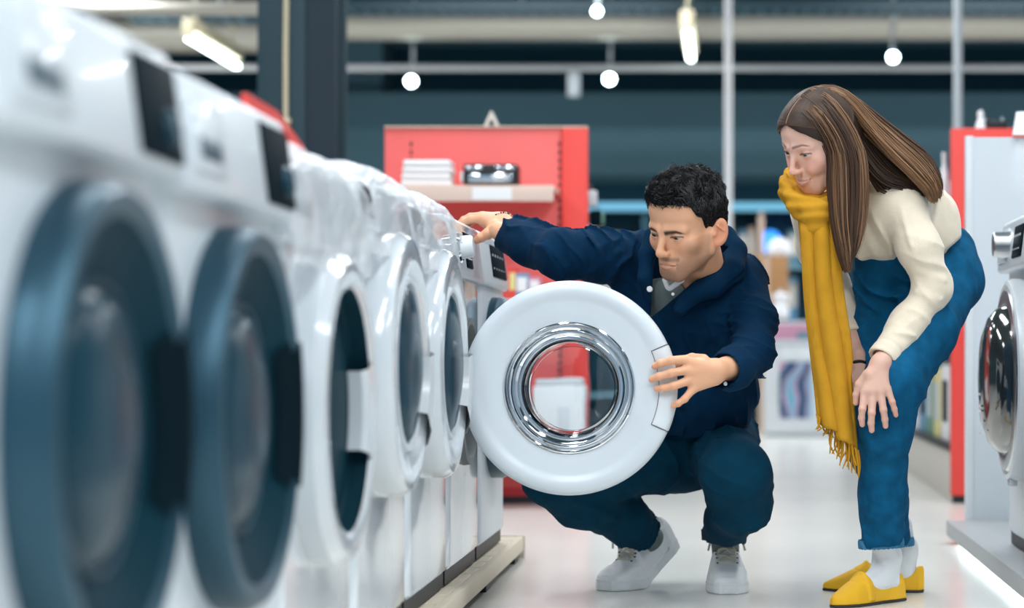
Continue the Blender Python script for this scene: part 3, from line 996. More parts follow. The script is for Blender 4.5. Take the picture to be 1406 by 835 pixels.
# ------------------------------------------------------------------ far display shelving with blue light
DB = 16.5
t = thing('shelf_unit', 'far dark shelving with a blue light strip along its top', 'shelf unit', (0.0, DB, 0))
xl, xr = gx(800, DB), gx(1110, DB)
box('back_board', (xl, 0.4, 0), (xr, 0.42, 1.70), M['tealdark'], t)
box('light_strip', (xl - 0.1, -0.03, 1.70), (xr + 0.1, 0.02, 1.765), M['blueled'], t)
box('top_board', (xl, 0.02, 1.70), (xr, 0.42, 1.73), M['teal'], t)
for z in (0.3, 0.86, 1.28):
    box('shelf', (xl, 0, z - 0.03), (xr, 0.4, z), M['tealgrey'], t)
for px in (800, 885, 975, 1045, 1110):
    box('upright', (gx(px, DB) - 0.02, -0.01, 0), (gx(px, DB) + 0.02, 0.4, 1.70), M['beige'] if px in (975, 1045) else M['teal'], t)
far = [(835, 1.28, .20, .26, 'grey', 'grey carton at the left end of the far top shelf'), (868, 1.28, .14, .2, 'paper', 'white carton beside the grey one on the far top shelf'),
       (1000, 1.28, .07, .32, 'beige', 'narrow beige pack on the far top shelf'), (1020, 1.28, .06, .28, 'bluebox', 'narrow blue pack on the far top shelf'),
       (1032, 1.28, .05, .30, 'beige', 'second narrow beige pack beside the blue pack'),
       (1090, 1.28, .10, .28, 'tealgrey', 'dark grey carton at the right of the far top shelf'),
       (1010, .86, .20, .38, 'cardboard', 'brown carton left on the far middle shelf'),
       (1086, .86, .10, .34, 'bluebox', 'blue carton right on the far middle shelf'),
       (1012, .3, .20, .34, 'cardboard', 'brown carton on the far low shelf'), (842, .86, .24, .3, 'grey', 'wide grey carton on the far middle shelf')]
for px, z, w, h, m, lab in far:
    carton(lab, gx(px, DB + .15), DB + .18, z + 0.0002, w, 0.25, h, M[m], M['beigelight'], 'goods on the far shelving')
t = thing('screen', 'small round glowing blue screen on the far top shelf', 'screen', (gx(1058, DB), DB + 0.1, 1.2802))
link('disc', shift_me(lathe_me([(0, -0.01), (0.085, -0.008), (0.09, 0.01), (0, 0.012)], 32, 'y'), (0, 0, 0.19)), M['bluelit'], t)
box('foot', (-0.05, -0.03, 0), (0.05, 0.03, 0.10), M['black'], t, 0.005)
t = thing('cardboard_box', 'large orange-brown cardboard box beside the white appliance on far display', 'box', (gx(1052, 15.9), 15.9, 0.86))
box('box_body', (-0.16, -0.12, 0), (0.16, 0.12, 0.46), M['cardboard'], t, 0.003)
box('tape', (-0.02, -0.122, 0.1), (0.02, -0.119, 0.46), M['beige'], t)
t = thing('food_processor', 'round white kitchen appliance above the orange-brown box', 'appliance', (gx(1072, 15.7), 15.7, 0.863))
link('bowl', lathe_me([(0, 0), (0.05, 0), (0.06, 0.02), (0.062, 0.07), (0.04, 0.10), (0.06, 0.14), (0.064, 0.17), (0, 0.19)], 28, 'z'), M['paper'], t)
link('lid_knob', shift_me(lathe_me([(0.018, 0), (0.02, 0.02), (0, 0.025)], 16, 'z'), (0, 0, 0.185)), M['grey'], t)
t = thing('food_processor', 'white appliance standing on top of the orange-brown cardboard box', 'appliance', (gx(1070, 15.9), 15.9, 1.3202))
link('bowl', lathe_me([(0, 0), (0.08, 0), (0.09, 0.03), (0.08, 0.09), (0.05, 0.13), (0, 0.14)], 28, 'z'), M['paper'], t)
box('base', (-0.09, -0.08, 0.0), (0.09, 0.08, 0.03), M['grey'], t, 0.01)

DC = 15.5
t = thing('display_cabinet', 'white display cabinet with a swirled picture at the back between the couple', 'cabinet', (gx(1100, DC), DC, 0))
box('body', (-0.265, 0, 0.03), (0.30, 0.5, 0.66), M['offwhite'], t, 0.008)
box('top', (-0.28, -0.02, 0.66), (0.32, 0.52, 0.70), M['white'], t, 0.006)
box('plinth', (-0.25, 0.02, 0.0), (0.29, 0.48, 0.03), M['grey'], t)
pm = mat('swirled_print', (0.3, 0.3, 0.5), 0.35)
nt = pm.node_tree
wv = nt.nodes.new('ShaderNodeTexWave'); wv.inputs['Scale'].default_value = 2.2; wv.inputs['Distortion'].default_value = 9; wv.inputs['Detail'].default_value = 1.0
wv.inputs['Detail Scale'].default_value = 1.2
cr = nt.nodes.new('ShaderNodeValToRGB')
e = cr.color_ramp.elements
e[0].color = (0.01, 0.05, 0.10, 1); e[1].color = (0.08, 0.45, 0.62, 1)
for pos, c in ((0.3, (0.02, 0.16, 0.36, 1)), (0.55, (0.62, 0.30, 0.42, 1)), (0.75, (0.55, 0.42, 0.58, 1))):
    q = e.new(pos); q.color = c
tc = nt.nodes.new('ShaderNodeTexCoord')
nt.links.new(tc.outputs['Object'], wv.inputs[0]); nt.links.new(wv.outputs[0], cr.inputs[0]); nt.links.new(cr.outputs[0], nt.nodes['Principled BSDF'].inputs['Base Color'])
pic = box('picture', (gx(1070, DC) - gx(1100, DC), -0.012, 0.135), (gx(1114, DC) - gx(1100, DC), -0.002, 0.545), pm, t)
t2 = thing('storage_tray', 'pink storage tray on top of the white display cabinet', 'tray', (gx(1098, DC), DC + 0.2, 0.70))
box('tray_body', (-0.24, -0.14, 0.0), (0.26, 0.16, 0.12), M['pink'], t2, 0.01)
box('grey_lid', (-0.02, -0.145, 0.01), (0.24, -0.135, 0.06), M['tealgrey'], t2, 0.004)
box('white_lid', (-0.25, -0.145, 0.12), (0.27, 0.165, 0.135), M['paper'], t2, 0.004)

# ------------------------------------------------------------------ people: heads
def rot_head(yaw, pitch, roll):
    y, p, r = map(math.radians, (yaw, pitch, roll))
    return np.array((Matrix.Rotation(r, 3, 'Y') @ Matrix.Rotation(y, 3, 'Z') @ Matrix.Rotation(p, 3, 'X')))


def ax_of(p, s): return p * np.array((s, 1, 1))


LIPS = {}


def lip_nodes(female, smile):
    """lip and mouth-line nodes laid on the face surface, found once per head"""
    if female in LIPS: return LIPS[female]
    LIPS[female] = None
    def surf(x, z):
        lo_, hi_ = -0.125, -0.03          # outside .. inside
        for _ in range(18):
            mid = (lo_ + hi_) / 2
            if head_sdf(np.array([(x, mid, z)]), (0, .03, -.15), .05, female, smile, 0, True)[0] > 0: lo_ = mid
            else: hi_ = mid
        return hi_
    mz = -0.0705; mw = 0.0250 + 0.003 * smile
    def line(dz, dze, r0, r1, out, wf=1.0):
        res = []
        for k, u in enumerate((0, 0.3, 0.6, 0.85, 1.0)):
            x = mw * wf * u; z = mz + dz * (1 - u ** 2) + dze + (0.0065 * smile) * u ** 2
            if dz > 0 and k == 0: z -= 0.0007
            rr = r0 + (r1 - r0) * u ** 1.5
            res.append((np.array((x, surf(x, z) + rr * 0.55 - out * (1 - u * u), z)), rr))
        return res
    LIPS[female] = (line(0.0036, 0.0002, 0.0038, 0.0012, 0.0016, 0.97), line(-0.0062, -0.0003, 0.0048, 0.0015, 0.0016, 0.92), line(0.0, 0.0, 0.0011, 0.0009, 0.0042))
    return LIPS[female]


def poly(m, nd, grow=0.0, k=None):
    f = None
    for (a, ra), (b, rb) in zip(nd[:-1], nd[1:]):
        g = cone(m, a, b, ra + grow, rb + grow); f = g if f is None else np.minimum(f, g)
    return f


def head_sdf(q, neck_to, neck_r, female=False, smile=0.0, lid=0.0, base=False):
    """q in head space (face looks to -y). neck_to: neck base in head space"""
    x, y, z = q.T
    m = np.column_stack([np.abs(x), y, z])
    f = ell(q, (0, 0.006, 0.032), (0.069, 0.085, 0.070)) if female else ell(q, (0, 0.014, 0.040), (0.074, 0.094, 0.080))
    f = smin(f, ell(q, (0, -0.040, 0.028 if female else 0.040), (0.060, 0.044, 0.050)), 0.02)          # forehead
    f = smin(f, ell(q, (0, -0.028, -0.030), (0.058 if female else 0.060, 0.054, 0.075)), 0.025)
    jw = 0.046 if female else 0.052
    f = smin(f, cone(m, (jw, -0.004, -0.052), (0.020, -0.066, -0.094), 0.015, 0.014), 0.030)
    f = smin(f, cone(m, (jw + 0.006, 0.004, -0.02), (jw, -0.004, -0.055), 0.014, 0.014), 0.025)
    cr = 0.0125 if female else 0.0150
    f = smin(f, cone(m, (0.0, -0.0695 if not female else -0.072, -0.099), (0.010, -0.067, -0.099), cr, cr * 0.95), 0.018)   # chin
    f = smin(f, ball(m, (0.043, -0.053, -0.026), 0.020), 0.022)                   # cheekbones
    if smile: f = smin(f, ball(m, (0.034, -0.070, -0.042), 0.013), 0.016)
    br = 0.0065 if female else 0.0085
    f = smin(f, cone(m, (0.010, -0.0835, 0.013), (0.046, -0.066, 0.011), br, br * 0.8), 0.014)
    # eye sockets and lids
    f = smax(f, -ell(m, (0.0315, -0.0930, -0.003), (0.0175, 0.0145, 0.0105)), 0.010)
    f = smin(f, ball(m, (0.0315, -0.0680, -0.0035), 0.0146), 0.005)
    x0 = (m[:, 0] - 0.0315) / 0.0150
    up = 0.0052 * (1 - x0 ** 2) * (1 - lid) ; dn = -0.0040 * (1 - x0 ** 2)
    zz = m[:, 2] + 0.004 - 0.0012 * (x0)
    slot = np.maximum(np.maximum(zz - up, dn - zz), np.abs(m[:, 0] - 0.0315) - 0.0140)
    slot = np.maximum(slot, y + 0.070)
    f = smax(f, -slot, 0.0012)
    # lid crease
    # nose
    nb = 0.0050 if female else 0.0072
    f = smin(f, cone(q, (0, -0.0815, 0.010), (0, -0.1015, -0.033), nb, nb + 0.0012), 0.012)
    f = smin(f, ball(q, (0, -0.1035, -0.0385), 0.0070 if female else 0.0086), 0.008)
    f = smin(f, ell(m, (0.0092 if female else 0.0104, -0.0925, -0.0415), (0.0045, 0.0080, 0.0050) if female else (0.0052, 0.0085, 0.0056)), 0.009)
    f = smax(f, -ell(m, (0.0062, -0.0985, -0.0495), (0.0030, 0.0048, 0.0035)), 0.002)
    # mouth
    f = smin(f, ell(q, (0, -0.066, -0.070), (0.029, 0.0210, 0.025)), 0.018)
    mz = -0.0705; cz = mz + 0.006 * smile
    mw = 0.0245 + 0.004 * smile
    cy = -0.0805 + 0.003 * smile
    if base: return f
    U_, L_, S_ = lip_nodes(female, smile)
    f = smin(f, poly(m, U_), 0.0025); f = smin(f, poly(m, L_), 0.0028)
    if smile:
        gap = poly(m, [(n_, 0.0019 * (1 - (i / 4.0) ** 2) + .0007) for i, (n_, _) in enumerate(S_)])
        f = smax(f, -gap, 0.0010)
        f = np.minimum(f, np.maximum(poly(m, [(n_ + np.array((0, .0042, 0)), .0042) for n_, _ in S_[:4]]), np.abs(z - S_[0][0][2] - .10 * m[:, 0]) - .0026))
    else:
        f = smax(f, -poly(m, S_), 0.0014)
    f = smax(f, -ball(m, S_[-1][0] + np.array((0.001, -0.001, 0.0)), 0.0018), 0.004)
    # philtrum
    f = f + 0.0010 * np.exp(-((x / 0.004) ** 2 + ((z + 0.058) / 0.006) ** 2 + ((y + 0.093) / 0.02) ** 2))
    # ears
    Re = np.array(Matrix.Rotation(math.radians(-14), 3, 'X') @ Matrix.Rotation(math.radians(-30), 3, 'Z'))
    e = ell(m, (0.0815, 0.018, -0.016), (0.0060, 0.0180, 0.031), Re)
    e = smin(e, ball(m, (0.0755, 0.008, -0.041), 0.0075), 0.008)
    e = smax(e, -ell(m, (0.0865, 0.0135, -0.015), (0.0060, 0.0110, 0.020), Re), 0.003)
    e = smin(e, cone(m, (0.0815, 0.010, 0.000), (0.0865, 0.022, -0.014), 0.0022, 0.0020), 0.003)
    e = smin(e, ball(m, (0.0745, 0.001, -0.018), 0.0055), 0.004)
    f = smin(f, e, 0.006)
    # neck
    f = smin(f, cone(q, (0, 0.022, -0.050), neck_to, neck_r, neck_r * 1.05), 0.022)
    if not female: f = smin(f, ball(q, np.array((0, -0.020, -0.02)) * 1.0 + (np.asarray(neck_to) * 0.55), 0.012), 0.02)
    return f


def head_color(q, base, lip, female, beard):
    x, y, z = q.T
    ax = np.abs(x)
    c = np.tile(np.array(base), (len(q), 1))
    mix = lambda col, w: c * (1 - w[:, None]) + np.array(col) * w[:, None]
    c_dummy = 0
    g = lambda v, s: np.exp(-(v / s) ** 2)
    blush = g(ax - 0.042, 0.018) * g(z + 0.032, 0.020) * (y < -0.02) * (0.45 if female else 0.2)
    c = mix((base[0] * 1.02, base[1] * 0.62, base[2] * 0.60), blush)
    c = mix((base[0] * 1.0, base[1] * 0.7, base[2] * 0.68), 0.35 * g(x, 0.014) * g(z + 0.042, 0.014) * (y < -0.088))
    c = mix((base[0] * 0.95, base[1] * 0.6, base[2] * 0.55), 0.5 * (ax > 0.074) * (y > -0.005) * (y < 0.05) * (z > -0.05))
    if beard:
        face = 1.0 * (z < -0.012) * np.clip((0.016 - y) / 0.006, 0, 1)
        jawline = 1 / (1 + np.exp((z + 0.062 - 0.35 * np.clip(ax - 0.03, 0, 1)) / 0.006))
        side = 1 / (1 + np.exp(-(ax - 0.052) / 0.004)) * 1 / (1 + np.exp((z + 0.02) / 0.008))
        must = g(z + 0.058, 0.006) * (ax < 0.03) * (y < -0.070)
        face = face * np.clip((0.0745 - ax) / 0.004, 0, 1) * np.clip((z + 0.122) / 0.010, 0, 1)
        w = np.clip(np.maximum(np.maximum(jawline, side * 0.8), must * 1.1), 0, 1) * face
        lipzone = g(z + 0.0715, 0.009) * (ax < 0.024)
        c = mix((0.10, 0.052, 0.036), w * 0.60 * (1 - lipzone))
    # lips
    mz = -0.0705
    m = np.column_stack([ax, y, z])
    U_, L_, S_ = LIPS[female]
    d = np.minimum(poly(m, U_, 0.0002), poly(m, L_, 0.0002))
    w = np.clip(-d / 0.0010 + 0.3, 0, 1) * (y < -0.060)
    c = mix(lip, w * (0.85 if female else 0.75))
    if not female:
        w = np.clip(-poly(m, S_, 0.0004) / 0.0006 + 0.4, 0, 1)
        c = mix((0.10, 0.035, 0.03), w * 0.7)
    if female:
        tt = np.clip(0.8 - poly(m, [(n_ + np.array((0, .0042, 0)), .0042) for n_, _ in S_[:4]]) / 0.0005, 0, 1) * np.clip((d - 0.0002) / 0.0005, 0, 1) * (y < -0.07) * np.clip((0.020 - ax) / 0.003, 0, 1)
        c = mix((0.78, 0.72, 0.68), tt * 0.95)
    # brows
    bz = (0.0080 if not female else 0.0165) + (0.10 if not female else 0.16) * np.clip(ax - 0.012, 0, 0.022) - 0.35 * np.clip(ax - 0.036, 0, 1)
    th = (0.0060 if not female else 0.0032) * np.clip(1.15 - (ax - 0.012) / 0.050, 0.2, 1)
    w = np.clip(1.4 - np.abs(z - bz) / th, 0, 1) * np.clip((ax - 0.009) / 0.003, 0, 1) * np.clip((0.053 - ax) / 0.008, 0, 1) * (y < -0.03)
    c = mix((0.008, 0.005, 0.004) if not female else (0.07, 0.035, 0.02), w * (0.95 if not female else 0.75))
    # lash line around the eyes
    x0 = (ax - 0.0315) / 0.0150
    d = np.abs(z + 0.004 - 0.0012 * x0 - 0.0060 * (1 - x0 ** 2) * (0.55))
    w = np.clip(1.3 - d / 0.0022, 0, 1) * (np.abs(x0) < 1.08) * (y < -0.055)
    c = mix((0.015, 0.010, 0.008), w * 0.85)
    return c


EYE = None
def make_eye(parent_loc, C, S, Rw, side, iris, gaze):
    """eyeball in head space at the socket, looking along gaze (head space direction)"""
    bm = bmesh.new()
    bmesh.ops.create_uvsphere(bm, u_segments=32, v_segments=24, radius=0.0124)
    me = bpy.data.meshes.new('eye'); bm.to_mesh(me); bm.free()
    V = np.zeros(len(me.vertices) * 3); me.vertices.foreach_get('co', V); V = V.reshape(-1, 3)
    g = np.array(gaze, float); g /= np.linalg.norm(g)
    # orient sphere pole (z) to gaze
    q = Vector((0, 0, 1)).rotation_difference(Vector(g)).to_matrix()
    ang = np.arccos(np.clip(V[:, 2] / 0.0124, -1, 1))
    col = np.where(ang[:, None] < 0.20, (0.002, 0.002, 0.002), np.where(ang[:, None] < 0.60, iris, (0.36, 0.33, 0.31)))
    V = V @ np.array(q).T + np.array((side * 0.0315, -0.0690, -0.0035))
    Wd = C + S * (V @ Rw.T) - np.array(parent_loc)
    me.vertices.foreach_set('co', Wd.ravel())
    set_col(me, col)
    return me


def hand_fn(fingers, palm, k=0.006, kp=0.012):
    """fingers: lists of (point, radius); palm: list of (a,b,ra,rb)"""
    def fn(p):
        f = None
        for a, b, ra, rb in palm:
            g = cone(p, a, b, ra, rb); f = g if f is None else smin(f, g, kp)
        fs = []
        for nd in fingers:
            g = None
            for (a, ra), (b, rb) in zip(nd[:-1], nd[1:]):
                h = cone(p, a, b, ra, rb); g = h if g is None else smin(g, h, 0.003)
            # knuckle swellings and nail dent at the tip
            for (a, ra) in nd[1:-1]: g = smin(g, ball(p, a, ra * 0.99), 0.003)
            fs.append(g)
        for g in fs: f = smin(f, g, k)
        return f
    return fn


def hand_bounds(fingers, palm, pad=0.012):
    nd = [n for f in fingers for n in f] + [(a, ra) for a, b, ra, rb in palm] + [(b, rb) for a, b, ra, rb in palm]
    return bounds(nd, pad)


def hn(px, py, d, r): return (P(px, py, d), r)


def build_body(person, head, hands, coarse_fn, coarse_nodes, base, name='body', hk=1.0):
    Vs, Qs, Cs, o = [], [], [], 0
    def add(V, Q, C):
        nonlocal o
        Vs.append(V); Qs.append(Q + o); Cs.append(C); o += len(V)
    V, Q, C = head; add(V, Q, C)
    for fg, pl in hands:
        V, Q = sdf_arrays(hand_fn(fg, pl), *hand_bounds(fg, pl), 0.0017)
        tips = np.array([f[-1][0] for f in fg]); kn = np.array([n[0] for f in fg for n in f[1:-1]])
        C = np.tile(np.array(base) * hk, (len(V), 1))
        dt = np.min(np.linalg.norm(V[:, None] - tips[None], axis=2), axis=1)
        dk = np.min(np.linalg.norm(V[:, None] - kn[None], axis=2), axis=1)
        w = (0.45 * np.exp(-(dt / 0.010) ** 2) + 0.22 * np.exp(-(dk / 0.008) ** 2))[:, None]
        C = C * (1 - w) + np.array((base[0] * 1.02, base[1] * 0.66, base[2] * 0.62)) * w
        add(V, Q, C)
    V, Q = sdf_arrays(coarse_fn, *bounds(coarse_nodes), 0.009)
    add(V, Q, np.tile(np.array(base), (len(V), 1)))
    me = arrays_to_mesh(np.vstack(Vs) - np.array(person.location), np.vstack(Qs), np.vstack(Cs))
    ob = link(name, me, M['skin'], None, smooth=False)
    me.polygons.foreach_set('use_smooth', np.ones(len(me.polygons), dtype=bool))
    ob.parent = person
    return ob


M['skin'] = mat('skin', (0.6, 0.35, 0.25), 0.48, attr=True, sss=0.35, bump=0.08, bscale=400)
M['eye'] = mat('eyeball', (0.7, 0.7, 0.7), 0.08, attr=True, coat=1.0)
M['navy'] = mat('navy_cotton', (0.0009, 0.021, 0.056), 0.9, bump=0.3, bscale=500, vary=0.14, vscale=30, spec=0.12)
M['navylining'] = mat('navy_lining', (0.003, 0.010, 0.028), 0.8)
M['denimdark'] = mat('dark_denim', (0.0015, 0.036, 0.070), 0.9, bump=0.3, bscale=700, vary=0.18, vscale=22, spec=0.12)
M['denim'] = mat('blue_denim', (0.003, 0.082, 0.180), 0.9, bump=0.4, bscale=700, vary=0.30, vscale=30, spec=0.15)
M['denimlight'] = mat('faded_denim', (0.035, 0.17, 0.31), 0.8, bump=0.5, bscale=300, vary=0.35, vscale=60)
M['thread'] = mat('orange_thread', (0.25, 0.20, 0.14), 0.7)
M['knit'] = mat('cream_knit', (0.78, 0.68, 0.53), 0.9, bump=0.45, bscale=420, vary=0.05, vscale=40, sheen=0.4)
M['scarf'] = mat('mustard_wool', (0.53, 0.265, 0.020), 0.95, bump=0.4, bscale=500, vary=0.08, vscale=25, spec=0.15)
M['tee'] = mat('grey_green_cotton', (0.13, 0.17, 0.17), 0.85, bump=0.2, bscale=400)
M['white_cotton'] = mat('white_cotton', (0.74, 0.76, 0.78), 0.85, bump=0.35, bscale=350, stretch=(1, 1, 3))
M['leatherw'] = mat('white_leather', (0.80, 0.82, 0.83), 0.45, bump=0.2, bscale=120, vary=0.05)
M['solew'] = mat('white_rubber_sole', (0.72, 0.75, 0.76), 0.55, vary=0.10, vscale=20)
M['lace'] = mat('off_white_lace', (0.58, 0.56, 0.46), 0.8)
M['loafer'] = mat('yellow_suede', (0.78, 0.42, 0.012), 0.7, bump=0.2, bscale=500, vary=0.07)
M['solek'] = mat('dark_sole', (0.03, 0.025, 0.02), 0.6)
M['hairblack'] = mat('black_hair', (0.0045, 0.0045, 0.006), 0.5, bump=0.2, bscale=160)
M['hairbrown'] = mat('brown_hair', (0.12, 0.055, 0.028), 0.5, attr=True, spec=0.35)
M['bead'] = mat('bead', (0.35, 0.25, 0.18), 0.4, attr=True)

# ================================================================== the crouching man
man = thing('person', 'crouching man in dark navy jacket and jeans holding the open washing machine door', 'person', tuple(P(940, 815, 5.2) * (1, 1, 0)))
ML = np.array(man.location)
SKM = (0.75, 0.405, 0.245)
CM, SM, RM = P(943.3, 307.0, 4.95), 1.019, rot_head(-37.5, 27.5, 10.5)
neckM = P(968, 392, 5.13)
nl = (neckM - CM) @ RM / SM
fnH = lambda w: SM * head_sdf((w - CM) @ RM / SM, nl, 0.052, lid=0.72)
V, Q = sdf_arrays(fnH, CM - 0.17, np.maximum(CM + 0.17, neckM + 0.05), 0.0016)
qh = (V - CM) @ RM / SM
headM = (V, Q, head_color(qh, SKM, (0.42, 0.155, 0.125), False, True))

# hand on the door
dz = 4.722
handL = ([[hn(941, 494, dz + .002, .0105), hn(921, 495, dz - .012, .0092), hn(907, 499, dz - .008, .0084), hn(899, 503, dz, .0074)],
          [hn(944, 508, dz + .002, .0105), hn(922, 512, dz - .012, .0093), hn(905, 517, dz - .008, .0085), hn(895, 521, dz, .0075)],
          [hn(945, 523, dz + .004, .0100), hn(925, 530, dz - .010, .0088), hn(911, 533, dz - .006, .0080), hn(902, 534, dz, .0071)],
          [hn(950, 536, dz + .008, .0092), hn(940, 548, dz + .0, .0078), hn(931, 554, dz - .002, .0070), hn(925, 557, dz + .002, .0064)],
          [hn(966, 494, dz + .030, .0125), hn(950, 492, dz + .048, .0110), hn(930, 497, dz + .060, .0100), hn(914, 503, dz + .058, .0085)]],
         [(P(946, 498, dz + .006), P(982, 505, dz + .040), .0125, .0195), (P(947, 511, dz + .005), P(982, 510, dz + .040), .0130, .0200),
          (P(950, 524, dz + .009), P(982, 515, dz + .042), .0120, .0180), (P(953, 533, dz + .013), P(980, 519, dz + .042), .0105, .0170),
          (P(982, 509, dz + .040), P(1012, 502, dz + .130), .0230, .030)])
# hand resting on the top edge of the machine
dy = 5.26
handR = ([[hn(661, 300, dy - .020, .0110), hn(647, 301, dy - .016, .0095), hn(638, 305, dy - .004, .0088), hn(632, 311, dy, .0078)],
          [hn(661, 297, dy, .0110), hn(646, 298, dy + .004, .0096), hn(637, 302, dy + .01, .0088), hn(630, 308, dy + .012, .0078)],
          [hn(663, 296, dy + .020, .0105), hn(648, 298, dy + .026, .0092), hn(639, 302, dy + .03, .0085), hn(632, 308, dy + .032, .0075)],
          [hn(666, 299, dy + .038, .0098), hn(654, 302, dy + .046, .0080), hn(646, 306, dy + .05, .0074), hn(640, 311, dy + .052, .0066)],
          [hn(682, 312, dy - .036, .0170), hn(670, 321, dy - .046, .0135), hn(661, 326, dy - .044, .0115), hn(655, 330, dy - .038, .0095)]],
         [(P(663, 301, dy - .018), P(688, 306, dy - .01), .0135, .0200), (P(664, 298, dy + .002), P(688, 305, dy), .0135, .0210),
          (P(666, 299, dy + .020), P(688, 306, dy + .01), .0125, .0200), (P(668, 302, dy + .036), P(688, 308, dy + .012), .0110, .0180),
          (P(678, 311, dy - .028), P(690, 311, dy - .008), .0190, .0230), (P(668, 303, dy - .012), P(684, 308, dy - .006), .0180, .0240),
          (P(688, 306, dy), P(712, 324, dy - .05), .0240, .030)])

torsoM = [N(1000, 432, 5.14, 46), N(905, 425, 5.14, 46), N(985, 535, 5.22, 48), N(925, 535, 5.22, 46), N(965, 590, 5.28, 58)]
armL = [N(1020, 392, 5.15, 36), N(1036, 440, 5.06, 31), N(1034, 484, 4.95, 30), N(1006, 507, 4.84, 28), N(984, 511, 4.775, 27)]
armR = [N(872, 356, 5.15, 38), N(822, 352, 5.06, 35), N(772, 350, 4.99, 34), N(730, 336, 5.10, 30), N(684, 317, 5.21, 26)]
legL = [N(985, 610, 5.36, 52), N(1010, 650, 5.02, 47), N(1016, 690, 5.09, 43), N(1001, 713, 5.26, 32), N(993, 741, 5.38, 31)]
legR = [N(935, 625, 5.36, 54), N(840, 640, 5.18, 46), N(757, 655, 5.08, 40), N(800, 688, 5.18, 37), N(858, 713, 5.32, 33), N(882, 729, 5.38, 29)]
neckN = [(neckM, 0.062), N(975, 420, 5.15, 40)]


def core(l): return [(a, r * (.75 if i < 3 else .52)) for i, (a, r) in enumerate(l)]


def man_core(p):
    f = chain(p, core(armL))
    for c in (armR, legL[:-1], legR[:-1]): f = smin(f, chain(p, core(c)), 0.03)
    t = cone(p, torsoM[0][0], torsoM[1][0], torsoM[0][1] * .72, torsoM[1][1] * .72)
    for a, b in ((0, 2), (1, 3), (2, 4), (3, 4)):
        t = smin(t, cone(p, torsoM[a][0], torsoM[b][0], torsoM[a][1] * .72, torsoM[b][1] * .6), 0.03)
    f = smin(f, t, 0.03)
    f = smin(f, cone(p, neckM, neckN[1][0], .048, .05), 0.02)
    return f


body = build_body(man, headM, [handL, handR], man_core, torsoM + armL + armR + legL + legR, SKM)
gz = np.array(P(790, 520, 4.75)) - CM; gz = gz @ RM
for s in (-1, 1):
    link('eye', make_eye(ML, CM, SM, RM, s, (0.018, 0.009, 0.005), gz * (0.25, 1, 0.75)), M['eye'], man)


def wrinkle_dir(p, axis_pt, axis_dir, freq, seed):
    """fold field of bands roughly perpendicular to an axis, warped"""
    a = np.asarray(axis_dir, float); a /= np.linalg.norm(a)
    s = (p - axis_pt) @ a
    return np.sin(s * freq + 1.5 * wob(p, 14, seed) + seed) * (0.5 + 0.5 * wob(p, 9, seed + 3))


def creases(p, axis, freq, seed, amp, sharp=2.5, cover=0.35):
    a = np.asarray(axis, float); a = a / np.linalg.norm(a)
    s_ = (p @ a) * freq + 2.0 * wob(p, 10, seed) + 0.8 * wob(p, 26, seed + 1)
    r = (1 - np.abs(np.sin(s_))) ** sharp
    return amp * r * np.clip(wob(p, 12, seed + 5) + cover, 0, 1)


